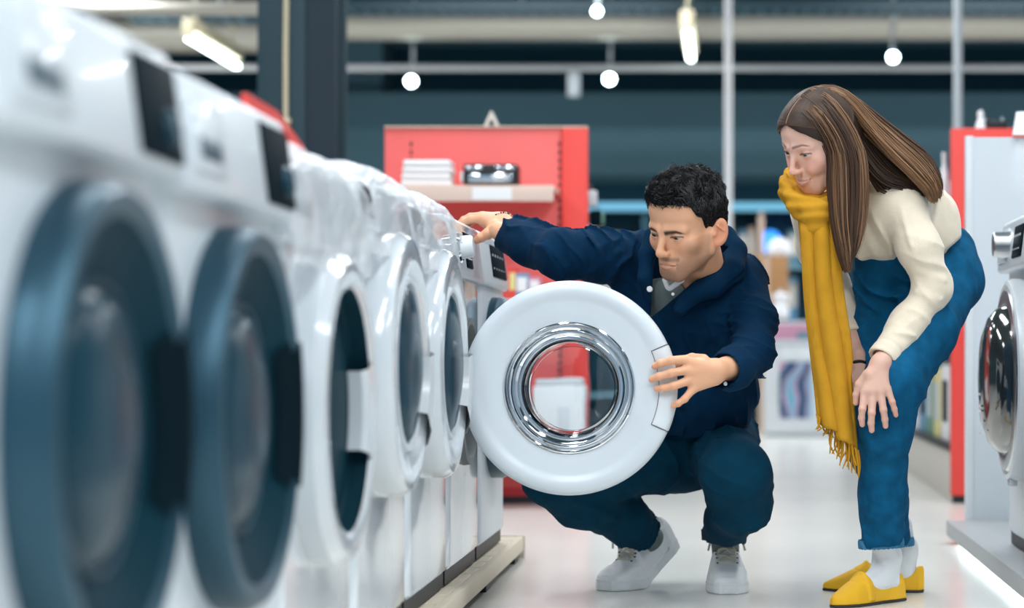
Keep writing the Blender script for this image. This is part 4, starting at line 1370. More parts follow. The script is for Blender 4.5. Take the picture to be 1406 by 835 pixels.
def jacket_fn(p):
    px, py = to_px(p)
    t = cone(p, torsoM[0][0], torsoM[1][0], torsoM[0][1], torsoM[1][1])
    for a, b in ((0, 2), (1, 3), (2, 4), (3, 4), (2, 3)):
        t = smin(t, cone(p, torsoM[a][0], torsoM[b][0], torsoM[a][1], torsoM[b][1]), 0.05)
    t = smin(t, chain(p, [N(870, 372, 5.13, 36), N(893, 425, 5.13, 42)]), 0.03)
    # trapezius / shoulders rising to the collar
    t = smin(t, chain(p, [N(895, 352, 5.15, 34), N(965, 372, 5.17, 36), N(1012, 380, 5.17, 34)]), 0.04)
    fl = chain(p, armL, 0.03); fr = chain(p, armR, 0.03)
    # cut sleeves flat at the cuffs
    for arm, which in ((armL, 0), (armR, 1)):
        n = arm[-1][0] - arm[-2][0]
        if which == 1: n = np.array((-0.80, 0.15, 0.60))
        n = n / np.linalg.norm(n)
        cutp = (p - (arm[-1][0] + n * (0.004 if which == 0 else -0.017))) @ n
        near = np.linalg.norm(p - arm[-1][0], axis=1) < (0.066 if which == 0 else 0.08)
        cv = np.where(near, cutp, -1.0)
        inner = cone(p, arm[-1][0] - n * 0.03, arm[-1][0] + n * 0.05, arm[-1][1] - 0.011, arm[-1][1] - 0.010)
        g = fl if which == 0 else fr
        band = np.exp(-(((p - arm[-1][0]) @ n + 0.030) / 0.0035) ** 2) * near * 0.0018
        g = smax(np.maximum(g + band, cv), -inner, 0.003)
        if which == 0: fl = g
        else: fr = g
    f = smin(smin(t, fl, 0.028), fr, 0.03)
    # folds
    axl = armL[2][0] - armL[0][0]; axr = armR[2][0] - armR[0][0]
    el = np.exp(-(np.linalg.norm(p - armL[2][0], axis=1) / 0.085) ** 2); er = np.exp(-(np.linalg.norm(p - armR[2][0], axis=1) / 0.10) ** 2)
    sl = np.exp(-(np.linalg.norm(p - armL[2][0], axis=1) / 0.13) ** 2); sr = np.exp(-(np.linalg.norm(p - armR[1][0], axis=1) / 0.16) ** 2)
    calm = 1 - 0.95 * np.maximum(np.exp(-(np.linalg.norm(p - armL[-1][0], axis=1) / 0.055) ** 2), np.exp(-(np.linalg.norm(p - armR[-1][0], axis=1) / 0.055) ** 2))
    sl = sl * calm; sr = sr * calm
    f = f - creases(p, (0.35, 0.3, 1.0), 95, 1.0, 0.017, 1.9, 0.6) * sl
    f = f - creases(p, (-0.5, 0.4, 1.0), 70, 5.0, 0.012, 2.1, 0.4) * sl
    f = f - creases(p, (1.0, 0.3, 0.75), 75, 2.2, 0.016, 2.0, 0.55) * sr
    f = f - creases(p, (1.0, 0.2, -0.5), 60, 7.2, 0.011, 2.2, 0.35) * sr
    f = f - creases(p, (0.8, 0.2, 0.45), 55, 9.0, 0.015, 2.1, 0.4) * (1 - sl) * (1 - sr) * calm
    f = f + 0.0022 * wob(p, 20, 4.0) + 0.004
    f = f - ridges(p, [PR(850, 345, 5.02, 800, 378, 4.98, .008, .006), PR(880, 372, 5.0, 820, 385, 4.98, .008, .007), PR(860, 330, 5.06, 880, 400, 5.0, .009, .006),
                       PR(1000, 440, 5.03, 1040, 420, 5.03, .007, .008), PR(985, 455, 5.02, 1045, 447, 5.0, .007, .008), PR(990, 470, 5.0, 1050, 470, 4.98, .006, .007),
                       PR(1000, 430, 5.05, 985, 560, 5.15, .009, .008), PR(905, 440, 5.05, 935, 560, 5.12, .010, .008), PR(950, 450, 5.05, 955, 570, 5.14, .010, .007),
                       PR(1010, 560, 5.17, 940, 585, 5.16, .008, .006), PR(740, 335, 5.0, 705, 350, 5.08, .007, .005), PR(900, 470, 5.05, 1000, 490, 5.08, .010, .005)])
    # shadowed creases
    f = f + ridges(p, [PR(1002, 405, 5.05, 995, 470, 5.04, .006, .006), PR(873, 400, 5.02, 905, 460, 5.03, .006, .005), PR(835, 372, 4.98, 880, 392, 5.02, .006, .006)])
    # chest pocket seam
    f = f + ridges(p, [PR(925, 470, 5.04, 985, 482, 5.06, .0022, .003), PR(925, 470, 5.04, 930, 520, 5.08, .0022, .003)])
    # collar: thick folded band round the neck
    c = chain(p, [N(893, 322, 5.04, 9), N(888, 350, 5.01, 11), N(888, 382, 5.00, 12), N(893, 408, 5.01, 9)], 0.01)
    c = smin(c, chain(p, [N(996, 322, 5.14, 13), N(1008, 345, 5.12, 17), N(1003, 372, 5.07, 19), N(978, 392, 5.03, 17), N(948, 404, 5.00, 14), N(934, 424, 4.99, 10)], 0.012), 0.01)
    c = smin(c, chain(p, [N(896, 322, 5.10, 10), N(930, 338, 5.22, 14), N(980, 330, 5.22, 15), N(998, 326, 5.15, 13)], 0.012), 0.01)
    f = smin(f, c, 0.008)
    f = f + ridges(p, [PR(1022, 372, 5.06, 985, 410, 5.0, .0035, .006), PR(985, 410, 5.0, 945, 425, 4.97, .0035, .006)])
    # open neck
    def tri(pts):
        d = None
        for (ax_, ay_), (bx_, by_) in zip(pts, pts[1:] + pts[:1]):
            ex, ey = bx_ - ax_, by_ - ay_; L = math.hypot(ex, ey)
            g = ((px - ax_) * ey - (py - ay_) * ex) / L
            d = g if d is None else np.maximum(d, g)
        return d * 0.0017
    v = tri([(897, 372), (893, 437), (908, 425), (944, 394), (975, 366), (1000, 340), (975, 330), (905, 330)][::-1])
    f = smax(f, -np.maximum(v, p[:, 1] - 5.135), 0.004)
    nk = cone(p, CM + 0.05 * (neckM - CM), neckM + 0.2 * (neckM - CM), 0.058, 0.062)
    f = smax(f, -nk, 0.006)
    # hem
    hz = HC - (604 - VY) * 5.2 / FPX
    wv = 0.010 * np.sin(px * 0.055) + 0.006 * np.sin(px * 0.13 + 1)
    f = smax(f, (hz + wv - p[:, 2]), 0.004)
    # hollow out below the hem
    return f


jk = cloth('jacket', jacket_fn, torsoM + armL + armR + [N(1000, 330, 5.15, 20)], 0.0040, M['navy'], man)
jk['label'] = 'dark navy jacket with snap buttons'


def tee_fn(p):
    f = chain(p, [N(925, 405, 5.120, 24), (neckM, 0.058)], 0.03)
    for a_, b_ in ((0, 1), (1, 3), (0, 2)):
        f = smin(f, cone(p, torsoM[a_][0], torsoM[b_][0], torsoM[a_][1] * .72 + .010, torsoM[b_][1] * .72 + .008), 0.03)
    px, py = to_px(p)
    f = smax(f, np.maximum(np.abs(px - 915) - 45, np.abs(py - 420) - 62) * .0017, 0.004)
    nk = cone(p, CM, neckM + 0.3 * (neckM - CM), 0.056, 0.057)
    f = smax(f, -nk, 0.002)
    f = smax(f, p[:, 2] - (HC - (374 - VY) * 5.05 / FPX), 0.004)
    return f + 0.002 * wob(p, 45, 2.0)


cloth('t_shirt', tee_fn, [N(912, 445, 5.12, 50), N(950, 390, 5.12, 60)], 0.0045, M['tee'], man)
me_c = MB()
me_c.tube(spline([P(912, 383, 5.005), P(918, 396, 4.995), P(926, 392, 4.99), P(938, 384, 5.0)], 16), [0.006] * 16, 8)
o = me_c.obj('collar_edge', M['white_cotton'], None); o.data.transform(Matrix.Translation(-Vector(ML))); o.parent = man
for px, py, d, r in ((892, 397, 4.985, .0072), (924, 404, 4.965, .0038), (886, 470, 5.0, .006)):
    bt = shift_me(lathe_me([(0, -0.004), (r * .8, -0.0035), (r, -0.001), (r, 0.006)], 20, 'y'), tuple(P(px, py, d) - ML))
    if py < 460: link('snap_button', bt, M['paper'], man)
cb = shift_me(lathe_me([(0, -0.003), (.004, -0.0025), (.005, 0.003)], 16, 'y'), tuple(P(996, 527, 4.762) - ML))
link('snap_button', cb, M['steel'], man)


def jeansM_fn(p):
    hip = chain(p, [N(985, 606, 5.38, 56), N(930, 610, 5.38, 56)], 0.02)
    hip = smin(hip, chain(p, [N(930, 598, 5.30, 44), N(985, 598, 5.30, 44)]), 0.03)
    fl = chain(p, legL, 0.035); fr = chain(p, legR, 0.03)
    for leg, which in ((legL, 0), (legR, 1)):
        n = leg[-1][0] - leg[-2][0]; n /= np.linalg.norm(n)
        if which == 0: n = np.array((0.0, 0.10, -0.995))
        near = np.linalg.norm(p - leg[-1][0], axis=1) < 0.10
        cutp = np.where(near, (p - leg[-1][0]) @ n, -1.0)
        inner = cone(p, leg[-1][0] - n * 0.010, leg[-1][0] + n * 0.05, leg[-1][1] - .012, leg[-1][1] - .010)
        g = fl if which == 0 else fr
        g = smax(np.maximum(g, cutp), -inner, 0.003)
        e = np.exp(-(np.linalg.norm(p - leg[-1][0], axis=1) / 0.07) ** 2)
        g = g - creases(p, n + np.array((0.2, 0, 0)), 110, 1.4 + which, 0.013, 2.0, 0.6) * e + 0.002
        if which == 0: fl = g
        else: fr = g
    f = smin(hip, smin(fl, fr, 0.018), 0.035)
    kn = np.exp(-(np.linalg.norm(p - P(1000, 600, 5.1), axis=1) / 0.09) ** 2)
    f = f - creases(p, (0.4, 0.2, 1), 80, 0.3, 0.012, 2.0, 0.4) * (0.35 + kn)
    f = f - creases(p, (1.0, 0.2, 0.5), 45, 3.3, 0.008, 2.2, 0.3)
    f = f + 0.0016 * wob(p, 22, 7.0) + 0.002
    f = f - ridges(p, [PR(870, 655, 5.1, 960, 612, 5.2, .010, .007), PR(860, 640, 5.1, 950, 600, 5.2, .008, .005), PR(790, 690, 5.06, 850, 715, 5.2, .008, .006),
                       PR(830, 695, 5.1, 880, 722, 5.23, .007, .006), PR(975, 715, 5.05, 1040, 728, 5.05, .007, .006), PR(972, 700, 5.05, 985, 745, 5.15, .006, .005),
                       PR(1045, 640, 5.03, 1052, 700, 5.05, .008, .005)])
    f = f + ridges(p, [PR(962, 640, 5.05, 975, 705, 5.06, .006, .008), PR(905, 615, 5.12, 975, 640, 5.1, .003, .004)])
    return f


cloth('jeans', jeansM_fn, legL + legR + [N(985, 606, 5.38, 60), N(930, 600, 5.38, 60)], 0.0045, M['denimdark'], man)['label'] = 'dark blue jeans'


# ---- shoes
def sneaker(person, toe, heel, heel_lift, name='sneaker'):
    """toe and heel: ground points (x,y); heel_lift: height of the raised heel"""
    toe = np.array(toe); heel = np.array(heel)
    ax_ = toe - heel; L = 0.300; ax_ = ax_ / np.linalg.norm(ax_)
    side = np.array((-ax_[1], ax_[0]))
    e = thing('tmp', 'x', 'x'); bpy.data.objects.remove(e)
    bend = heel_lift

    def place(V):           # local: x forward (0 heel .. L toe), y side, z up
        V = np.array(V, float)
        xx = V[:, 0].copy(); zz = V[:, 2].copy()
        if bend > 0:
            pv = 0.195; th = math.asin(min(0.9, bend / pv))
            w = np.clip((pv - xx) / 0.05 + 0.3, 0, 1); th_l = th * w
            dx = xx - pv
            xx = np.where(dx < 0.035, pv + dx * np.cos(th_l) + zz * np.sin(th_l) * 1.0, xx)
            zz = np.where(dx < 0.035, -dx * np.sin(th_l) * (dx < 0) + zz * np.cos(th_l), zz)
        W_ = np.zeros((len(V), 3))
        off = L
        W_[:, 0] = toe[0] + ax_[0] * (xx - off) + side[0] * V[:, 1]
        W_[:, 1] = toe[1] + ax_[1] * (xx - off) + side[1] * V[:, 1]
        W_[:, 2] = zz
        return W_ - np.array(person.location)

    def outline(x):    # half width along the length
        return np.interp(x, [0, .01, .04, .10, .16, .215, .255, .285, .297, .30], [.014, .029, .037, .040, .046, .051, .048, .035, .020, .006])

    def sole(p):
        x, y, z = p.T
        w = outline(x) + 0.003
        d2 = np.maximum(np.abs(y) - w, np.maximum(-x, x - L) * 1.0) * 0.8
        top = 0.030 + 0.006 * (x < 0.06)
        f = smax(d2, np.maximum(-z, z - top), 0.006)
        f = f + 0.0012 * np.exp(-((z - 0.020) / 0.0016) ** 2)
        return f

    def upper(p):
        x, y, z = p.T
        w = outline(x)
        hgt = np.interp(x, [0, .03, .08, .13, .19, .23, .27, .30], [.094, .100, .104, .122, .094, .068, .054, .032])
        nar = 1 - 0.30 * np.clip((z - 0.03) / 0.09, 0, 1) ** 1.3
        f = np.sqrt(((y) / (w * nar + 1e-4)) ** 2 + (np.clip(z - 0.025, 0, 1) / (hgt - 0.025 + 1e-4)) ** 4 * 1.0) - 1
        f = f * w * 0.8
        f = smax(f, np.maximum(-x + 0.002, x - L + 0.004), 0.012)
        f = np.maximum(f, 0.012 - z)
        # ankle opening
        f = smax(f, -cone(p, (0.045, 0, 0.075), (0.055, 0, 0.2), 0.022, 0.036), 0.006)
        # tongue
        f = smin(f, cone(p, (0.175, 0, 0.090), (0.118, 0, 0.132), 0.016, 0.020), 0.008)
        # stitched toe cap
        f = f + 0.0014 * np.exp(-((np.sqrt((x - 0.20) ** 2 + y ** 2) - 0.045) / 0.0018) ** 2) * (x > 0.2)
        f = f + 0.0012 * np.exp(-((np.abs(y) - 0.020 - 0.1 * (0.2 - x)) / 0.0016) ** 2) * (x > 0.10) * (x < 0.21) * (z > 0.05)
        return f + 0.0007 * wob(p, 70, 1)
    lo, hi = np.array((-0.02, -0.065, -0.01)), np.array((0.32, 0.065, 0.145))
    V, Q = sdf_arrays(upper, lo, hi, 0.0028)
    up = link(name, arrays_to_mesh(place(V), Q), M['leatherw'], person, False)
    up.data.polygons.foreach_set('use_smooth', np.ones(len(up.data.polygons), dtype=bool))
    V, Q = sdf_arrays(sole, lo, hi, 0.0028)
    so = link('sole', arrays_to_mesh(place(V), Q), M['solew'], up, False)
    so.data.polygons.foreach_set('use_smooth', np.ones(len(so.data.polygons), dtype=bool))
    mb = MB(); ey = MB()

    def drape(pts, lift=0.0022):
        pts = np.asarray(pts, float); out = []
        zz = np.linspace(0.16, 0.02, 71)
        for x, y in pts:
            v = upper(np.stack([np.full(71, x), np.full(71, y), zz], 1)) < 0
            out.append((x, y, (zz[np.argmax(v)] if v.any() else 0.04) + lift))
        out = np.array(out)
        out[1:-1, 2] = (out[:-2, 2] + 2 * out[1:-1, 2] + out[2:, 2]) / 4
        return out
    for i in range(6):
        x = 0.118 + i * 0.0205; w = 0.0245 - 0.0009 * i
        mb.tube(place(drape(spline([(x, -w), (x + .003, 0), (x + .002, w)], 14))), 0.0030, 6)
        if i < 5:
            mb.tube(place(drape(spline([(x, w), (x + .010, 0), (x + .0205, -w)], 14), .004)), 0.0028, 6)
            mb.tube(place(drape(spline([(x, -w), (x + .010, 0), (x + .0205, w)], 14), .006)), 0.0028, 6)
        for s in (-1, 1):
            q_ = drape([(x, s * (w + .004)), (x, s * (w + .0045))], .0005)
            ey.tube(place(np.array([q_[0] - (0, 0, .002), q_[0] + (0, 0, .0015)])), 0.0030, 10)
    zt = drape([(0.122, 0), (0.122, 0.001)], .008)[0][2]
    for s in (-1, 1):   # bow
        pts = spline([(0.122, 0, zt), (0.138, s * .022, zt + .006), (0.155, s * .036, zt - .014), (0.146, s * .024, zt - .016), (0.122, 0, zt)], 20)
        mb.tube(place(pts), 0.0030, 6)
        pts = spline([(0.122, 0, zt), (0.150, s * .018, zt - .010), (0.172, s * .038, zt - .036), (0.184, s * .046, zt - .060)], 16)
        mb.tube(place(pts), 0.0028, 6)
    link('laces', mb.mesh(), M['lace'], up)
    link('eyelets', ey.mesh(), M['black'], up)['kind'] = 'stuff'
    return up


gp = lambda px, py: (P(px, py, HC * FPX / (py - VY))[0], HC * FPX / (py - VY))
tl = gp(1001, 817); sneaker(man, tl, (tl[0] - 0.015, tl[1] + 0.3), 0)
tr = gp(834, 812); sneaker(man, (tr[0] - .01, tr[1]), (tr[0] + 0.135, tr[1] + 0.19), 0.095)
# ankle socks between shoe and jeans
mb = MB()
mb.tube([P(995, 735, 5.37) - ML, P(997, 770, 5.43) - ML], [.036, .034], 20)
mb.obj('sock', M['tee'], man)
mb = MB()
mb.tube([P(876, 724, 5.37) - ML, P(895, 742, 5.42) - ML], [.034, .034], 20)
mb.obj('sock', M['tee'], man)

# beaded bracelet
mb = MB()
axb = P(712, 324, dy - .05) - P(688, 306, dy); axb /= np.linalg.norm(axb)
u = np.cross(axb, (0, 0, 1.)); u /= np.linalg.norm(u); w = np.cross(axb, u)
for k in range(30):
    a = 2 * math.pi * k / 30
    c = P(688.0, 308.5, dy - .004) + 0.0325 * (math.cos(a) * u + math.sin(a) * w) + axb * (0.003 * math.sin(2 * a)) - ML
    cc = ((0.55, 0.5, 0.42), (0.03, 0.03, 0.03), (0.5, 0.06, 0.04))[(0, 1, 0, 1, 2)[k % 5] if k % 5 < 5 else 0]
    mb.tube([c - axb * .0026, c, c + axb * .0026], [.0014, .0032, .0014], 6, col=cc)
mb.obj('bracelet', M['bead'], man)


# ---- short black hair
def hairM_raw(q, grow=0.0):
    x, y, z = q.T
    th = np.arctan2(np.abs(x), -(y - 0.010))
    zl = np.interp(th, [0, .35, .62, .80, .92, 1.08, 1.25, 1.42, 1.55, 1.72, 1.95, 2.25, 3.15],
                   [.070, .071, .067, .060, .038, .030, -.008, -.014, -.002, .016, .000, -.055, -.066])
    f = ell(q, (0, 0.014, 0.040), (0.078, 0.098, 0.086))
    f = smin(f, ell(q, (0, -0.037, 0.045), (0.065, 0.050, 0.052)), 0.02)
    f = smin(f, ell(q, (0, -0.020, 0.088), (0.056, 0.066, 0.034)), 0.025)
    f = smin(f, ell(q, (0, 0.045, 0.0), (0.066, 0.055, 0.07)), 0.02)
    f = f - grow
    tex = 0.0030 * np.sin(q[:, 0] * 120 + 4 * wob(q, 45, 1) + q[:, 1] * 150) * np.clip((z - 0.05) / 0.04, 0.15, 1) + 0.002 * wob(q, 110, 3)
    f = f + tex
    return smax(f, (zl - z) * 0.75 + 0.0015 * wob(q, 180, 5), 0.005)


fnHair = lambda w: SM * hairM_raw((w - CM) @ RM / SM)
V, Q = sdf_arrays(fnHair, CM - 0.17, CM + 0.18, 0.0026)
M['hairbase'] = mat('hair_base', (0.003, 0.003, 0.004), 0.85, spec=0.15)
hr = link('hair', arrays_to_mesh(V - ML, Q), M['hairbase'], man, False)
hr.data.polygons.foreach_set('use_smooth', np.ones(len(hr.data.polygons), dtype=bool))
# strands standing out of the top
Vq = (V - CM) @ RM / SM
nrm = np.zeros(len(hr.data.vertices) * 3); hr.data.vertices.foreach_get('normal', nrm); nrm = nrm.reshape(-1, 3)
nrmq = nrm @ RM
mb = MB()
sel = RNG.permutation(np.where(np.einsum('ij,ij->i', Vq - np.array((0, .01, .03)), nrmq) > 0.02)[0])[:5200]
fld = np.stack([wob(Vq[sel], 55, 1.0), wob(Vq[sel], 55, 4.0), wob(Vq[sel], 55, 8.0)], 1)
for i, fd in zip(sel, fld):
    q0 = Vq[i]; n_ = nrmq[i]
    top = np.clip((q0[2] - 0.03) / 0.07, 0, 1)
    dirn = np.array((0.6 * np.sign(q0[0] + .01) * (1 - top) * 0.3 + 0.35 * top, -0.45 * top + 0.35 * (1 - top), -1.0 + 0.8 * top)) + fd * (0.25 + 0.75 * top) + RNG.normal(0, 0.10, 3)
    dirn -= n_ * (dirn @ n_); dirn /= np.linalg.norm(dirn) + 1e-6
    L = (0.007 + 0.011 * top) * RNG.uniform(.7, 1.2)
    lf = (.0004 + .0016 * top)
    pts = [q0 - n_ * .0015, q0 + dirn * L * .35 + n_ * lf, q0 + dirn * L * .7 + n_ * lf * 1.1, q0 + dirn * L + n_ * (lf * .3 - .0006)]
    pw = [CM + SM * (RM @ a) - ML for a in pts]
    mb.tube(pw, [.0006, .00062, .0005, .00012], 3)
mb.obj('hair_strands', M['hairblack'], hr)

# ================================================================== the woman
wom = thing('person', 'woman in cream sweater, mustard scarf, blue jeans and yellow loafers bending forward', 'person', tuple(P(1215, 830, 5.12) * (1, 1, 0)))
WL = np.array(wom.location)
SKW = (0.80, 0.49, 0.385)
CW, SW, RW = P(1127.0, 188.0, 4.95), 1.022, rot_head(-52, 40, 14)
neckW = P(1168, 268, 5.08)
nlw = (neckW - CW) @ RW / SW
fnW = lambda w: SW * head_sdf((w - CW) @ RW / SW, nlw, 0.044, True, 1.0, 0.72)
V, Q = sdf_arrays(fnW, CW - 0.17, np.maximum(CW + 0.17, neckW + 0.05), 0.0016)
headW = (V, Q, head_color((V - CW) @ RW / SW, SKW, (0.52, 0.15, 0.15), True, False))
dk = 4.842
wr = (P(1209, 500, dk + .025))
handWL = ([[hn(1187, 541, dk + .004, .0098), hn(1184, 562, dk - .006, .0080), hn(1183, 574, dk - .002, .0073), hn(1184, 583, dk + .004, .0064)],
           [hn(1198, 543, dk, .0100), hn(1197, 567, dk - .010, .0081), hn(1196, 581, dk - .006, .0074), hn(1197, 591, dk, .0065)],
           [hn(1209, 541, dk, .0098), hn(1213, 563, dk - .008, .0080), hn(1215, 576, dk - .003, .0073), hn(1216, 585, dk + .004, .0064)],
           [hn(1219, 535, dk + .004, .0088), hn(1225, 552, dk, .0070), hn(1228, 562, dk + .004, .0064), hn(1230, 570, dk + .010, .0057)],
           [hn(1190, 515, dk + .018, .0110), hn(1180, 528, dk + .020, .0098), hn(1176, 542, dk + .022, .0083), hn(1175, 553, dk + .024, .0070)]],
          [(P(1189, 536, dk + .006), wr, .0125, .0170), (P(1198, 537, dk + .003), wr, .0130, .0175), (P(1208, 536, dk + .003), wr, .0125, .0175),
           (P(1216, 532, dk + .007), wr, .0115, .0165), (P(1194, 514, dk + .012), wr, .0130, .0170), (wr, P(1222, 478, dk + .09), .0200, .0260)])
df = 5.015
wr2 = P(1176, 490, df + .04)
handWR = ([[hn(1172, 528, df, .0095), hn(1170, 545, df - .004, .0080), hn(1170, 556, df, .0070)],
           [hn(1180, 528, df, .0095), hn(1180, 548, df - .004, .0080), hn(1181, 560, df, .0070)],
           [hn(1188, 524, df + .004, .0090), hn(1190, 541, df, .0078), hn(1191, 552, df + .004, .0068)],
           [hn(1194, 518, df + .010, .0085), hn(1199, 533, df + .010, .0070), hn(1201, 543, df + .014, .0062)],
           [hn(1168, 505, df + .01, .0105), hn(1163, 517, df + .006, .0092), hn(1160, 530, df + .006, .0078)]],
          [(P(1174, 524, df + .002), wr2, .0120, .0165), (P(1182, 523, df + .004), wr2, .0120, .0165), (P(1190, 518, df + .010), wr2, .0110, .0160),
           (wr2, P(1168, 455, df + .11), .0200, .0240)])

torW = [N(1228, 288, 5.03, 36), N(1125, 290, 5.13, 30), N(1262, 318, 5.14, 46), N(1200, 315, 5.10, 42), N(1262, 335, 5.17, 48)]
armWL = [N(1240, 288, 4.99, 33), N(1262, 340, 4.96, 29), N(1282, 396, 4.97, 24), N(1247, 444, 4.95, 24), N(1213, 491, 4.895, 23)]
armWR = [N(1115, 292, 5.16, 30), N(1122, 340, 5.20, 26), N(1142, 392, 5.22, 23), N(1160, 432, 5.17, 21), N(1171, 464, 5.11, 19)]
legWL = [N(1298, 385, 5.16, 50), N(1268, 455, 5.02, 45), N(1227, 527, 4.92, 41), N(1216, 590, 4.93, 36), N(1213, 680, 5.00, 31), N(1210, 756, 5.05, 29)]
legWR = [N(1257, 385, 5.28, 50), N(1213, 450, 5.16, 45), N(1196, 545, 5.05, 34), N(1198, 620, 5.10, 30), N(1218, 690, 5.20, 26), N(1234, 750, 5.27, 19)]


def wom_core(p):
    f = chain(p, core(armWL[:-1]))
    for c in (armWR, legWL[:-1], legWR[:-1]): f = smin(f, chain(p, core(c)), 0.03)
    t = cone(p, torW[0][0], torW[1][0], torW[0][1] * .75, torW[1][1] * .75)
    for a, b in ((0, 2), (1, 3), (2, 3), (2, 4), (3, 4)):
        t = smin(t, cone(p, torW[a][0], torW[b][0], torW[a][1] * .78, torW[b][1] * .78), 0.03)
    f = smin(f, t, 0.03)
    f = smin(f, cone(p, torW[4][0], legWL[0][0], torW[4][1] * .78, legWL[0][1] * .8), 0.03)
    return smin(f, cone(p, neckW, P(1180, 290, 5.1), .042, .045), 0.02)


build_body(wom, headW, [handWL, handWR], wom_core, torW + armWL + armWR + legWL + legWR, SKW, hk=0.82)
gz = (np.array(P(790, 560, 4.75)) - CW) @ RW
for s in (-1, 1):
    link('eye', make_eye(WL, CW, SW, RW, s, (0.05, 0.07, 0.07), gz * (0.05, 1, 0.7)), M['eye'], wom)


def cut_limb(p, g, limb, ext=0.0, wall=0.006, nd=None, near_r=0.09):
    n = limb[-1][0] - limb[-2][0] if nd is None else np.array(nd, float)
    n = n / np.linalg.norm(n)
    c0 = limb[-1][0] + n * ext
    near = np.linalg.norm(p - c0, axis=1) < near_r
    cutp = np.where(near, (p - c0) @ n, -1.0)
    inner = cone(p, c0 - n * 0.02, c0 + n * 0.05, limb[-1][1] - wall, limb[-1][1] - wall * .8)
    return smax(np.maximum(g, cutp), -inner, 0.003), ((p - c0) @ n), near


def sweater_fn(p):
    px, py = to_px(p)
    t = cone(p, torW[0][0], torW[1][0], torW[0][1], torW[1][1])
    for a, b in ((0, 2), (1, 3), (2, 3), (2, 4), (3, 4), (0, 3)):
        t = smin(t, cone(p, torW[a][0], torW[b][0], torW[a][1], torW[b][1]), 0.045)
    t = smin(t, chain(p, [N(1200, 272, 5.06, 26), N(1240, 268, 5.08, 24), N(1285, 292, 5.14, 28)]), 0.03)
    t = t + 0.0035 * wob(p, 22, 3.0)
    # drooping front hem and end of the sweater
    hl = np.interp(px, [1100, 1165, 1200, 1245, 1290, 1318, 1340], [352, 352, 356, 367, 352, 328, 318])
    t = smax(t, (py - hl) * 0.0015, 0.008)
    fl = chain(p, armWL, 0.03); fr = chain(p, armWR, 0.03)
    fl, s1, n1 = cut_limb(p, fl, armWL, ext=0.008, wall=0.014)
    fr, s2, n2 = cut_limb(p, fr, armWR, wall=0.011)
    for (f_, s_, n_, a_) in ((fl, s1, n1, 0), (fr, s2, n2, 1)):
        f_ += n_ * 0.0022 * np.exp(-((s_ + 0.034) / 0.004) ** 2)
    el = np.exp(-(np.linalg.norm(p - armWL[2][0], axis=1) / 0.09) ** 2)
    e2 = np.exp(-(np.linalg.norm(p - armWL[3][0], axis=1) / 0.06) ** 2)
    fl = fl - creases(p, (0.6, 0, 1), 70, 0.5, 0.014, 1.8, 0.5) * el - creases(p, (-0.7, 0, 1), 80, 2.5, 0.011, 1.8, 0.5) * e2
    fl = fl + 0.0018 * wob(p, 24, 6) + 0.002
    t = t - creases(p, (1.0, 0, 0.35), 45, 4.5, 0.011, 1.9, 0.35)
    f = smin(smin(t, fl, 0.022), fr, 0.02)
    f = f + ridges(p, [PR(1240, 305, 4.96, 1244, 372, 4.99, .006, .008), PR(1237, 340, 4.96, 1243, 370, 4.97, .004, .006)])
    f = f - ridges(p, [PR(1185, 300, 5.0, 1200, 350, 5.02, .010, .006), PR(1212, 300, 4.99, 1225, 358, 5.02, .010, .006), PR(1262, 372, 4.93, 1296, 385, 4.93, .007, .006),
                       PR(1255, 400, 4.93, 1292, 412, 4.93, .007, .006), PR(1238, 285, 4.94, 1252, 345, 4.90, .008, .005), PR(1228, 455, 4.88, 1260, 462, 4.9, .006, .005)])
    nk = cone(p, CW, neckW + 0.2 * (neckW - CW), 0.050, 0.052)
    return smax(f, -nk, 0.006)


cloth('sweater', sweater_fn, torW + armWL + armWR + [N(1285, 292, 5.14, 30)], 0.0042, M['knit'], wom)['label'] = 'cream knitted sweater'


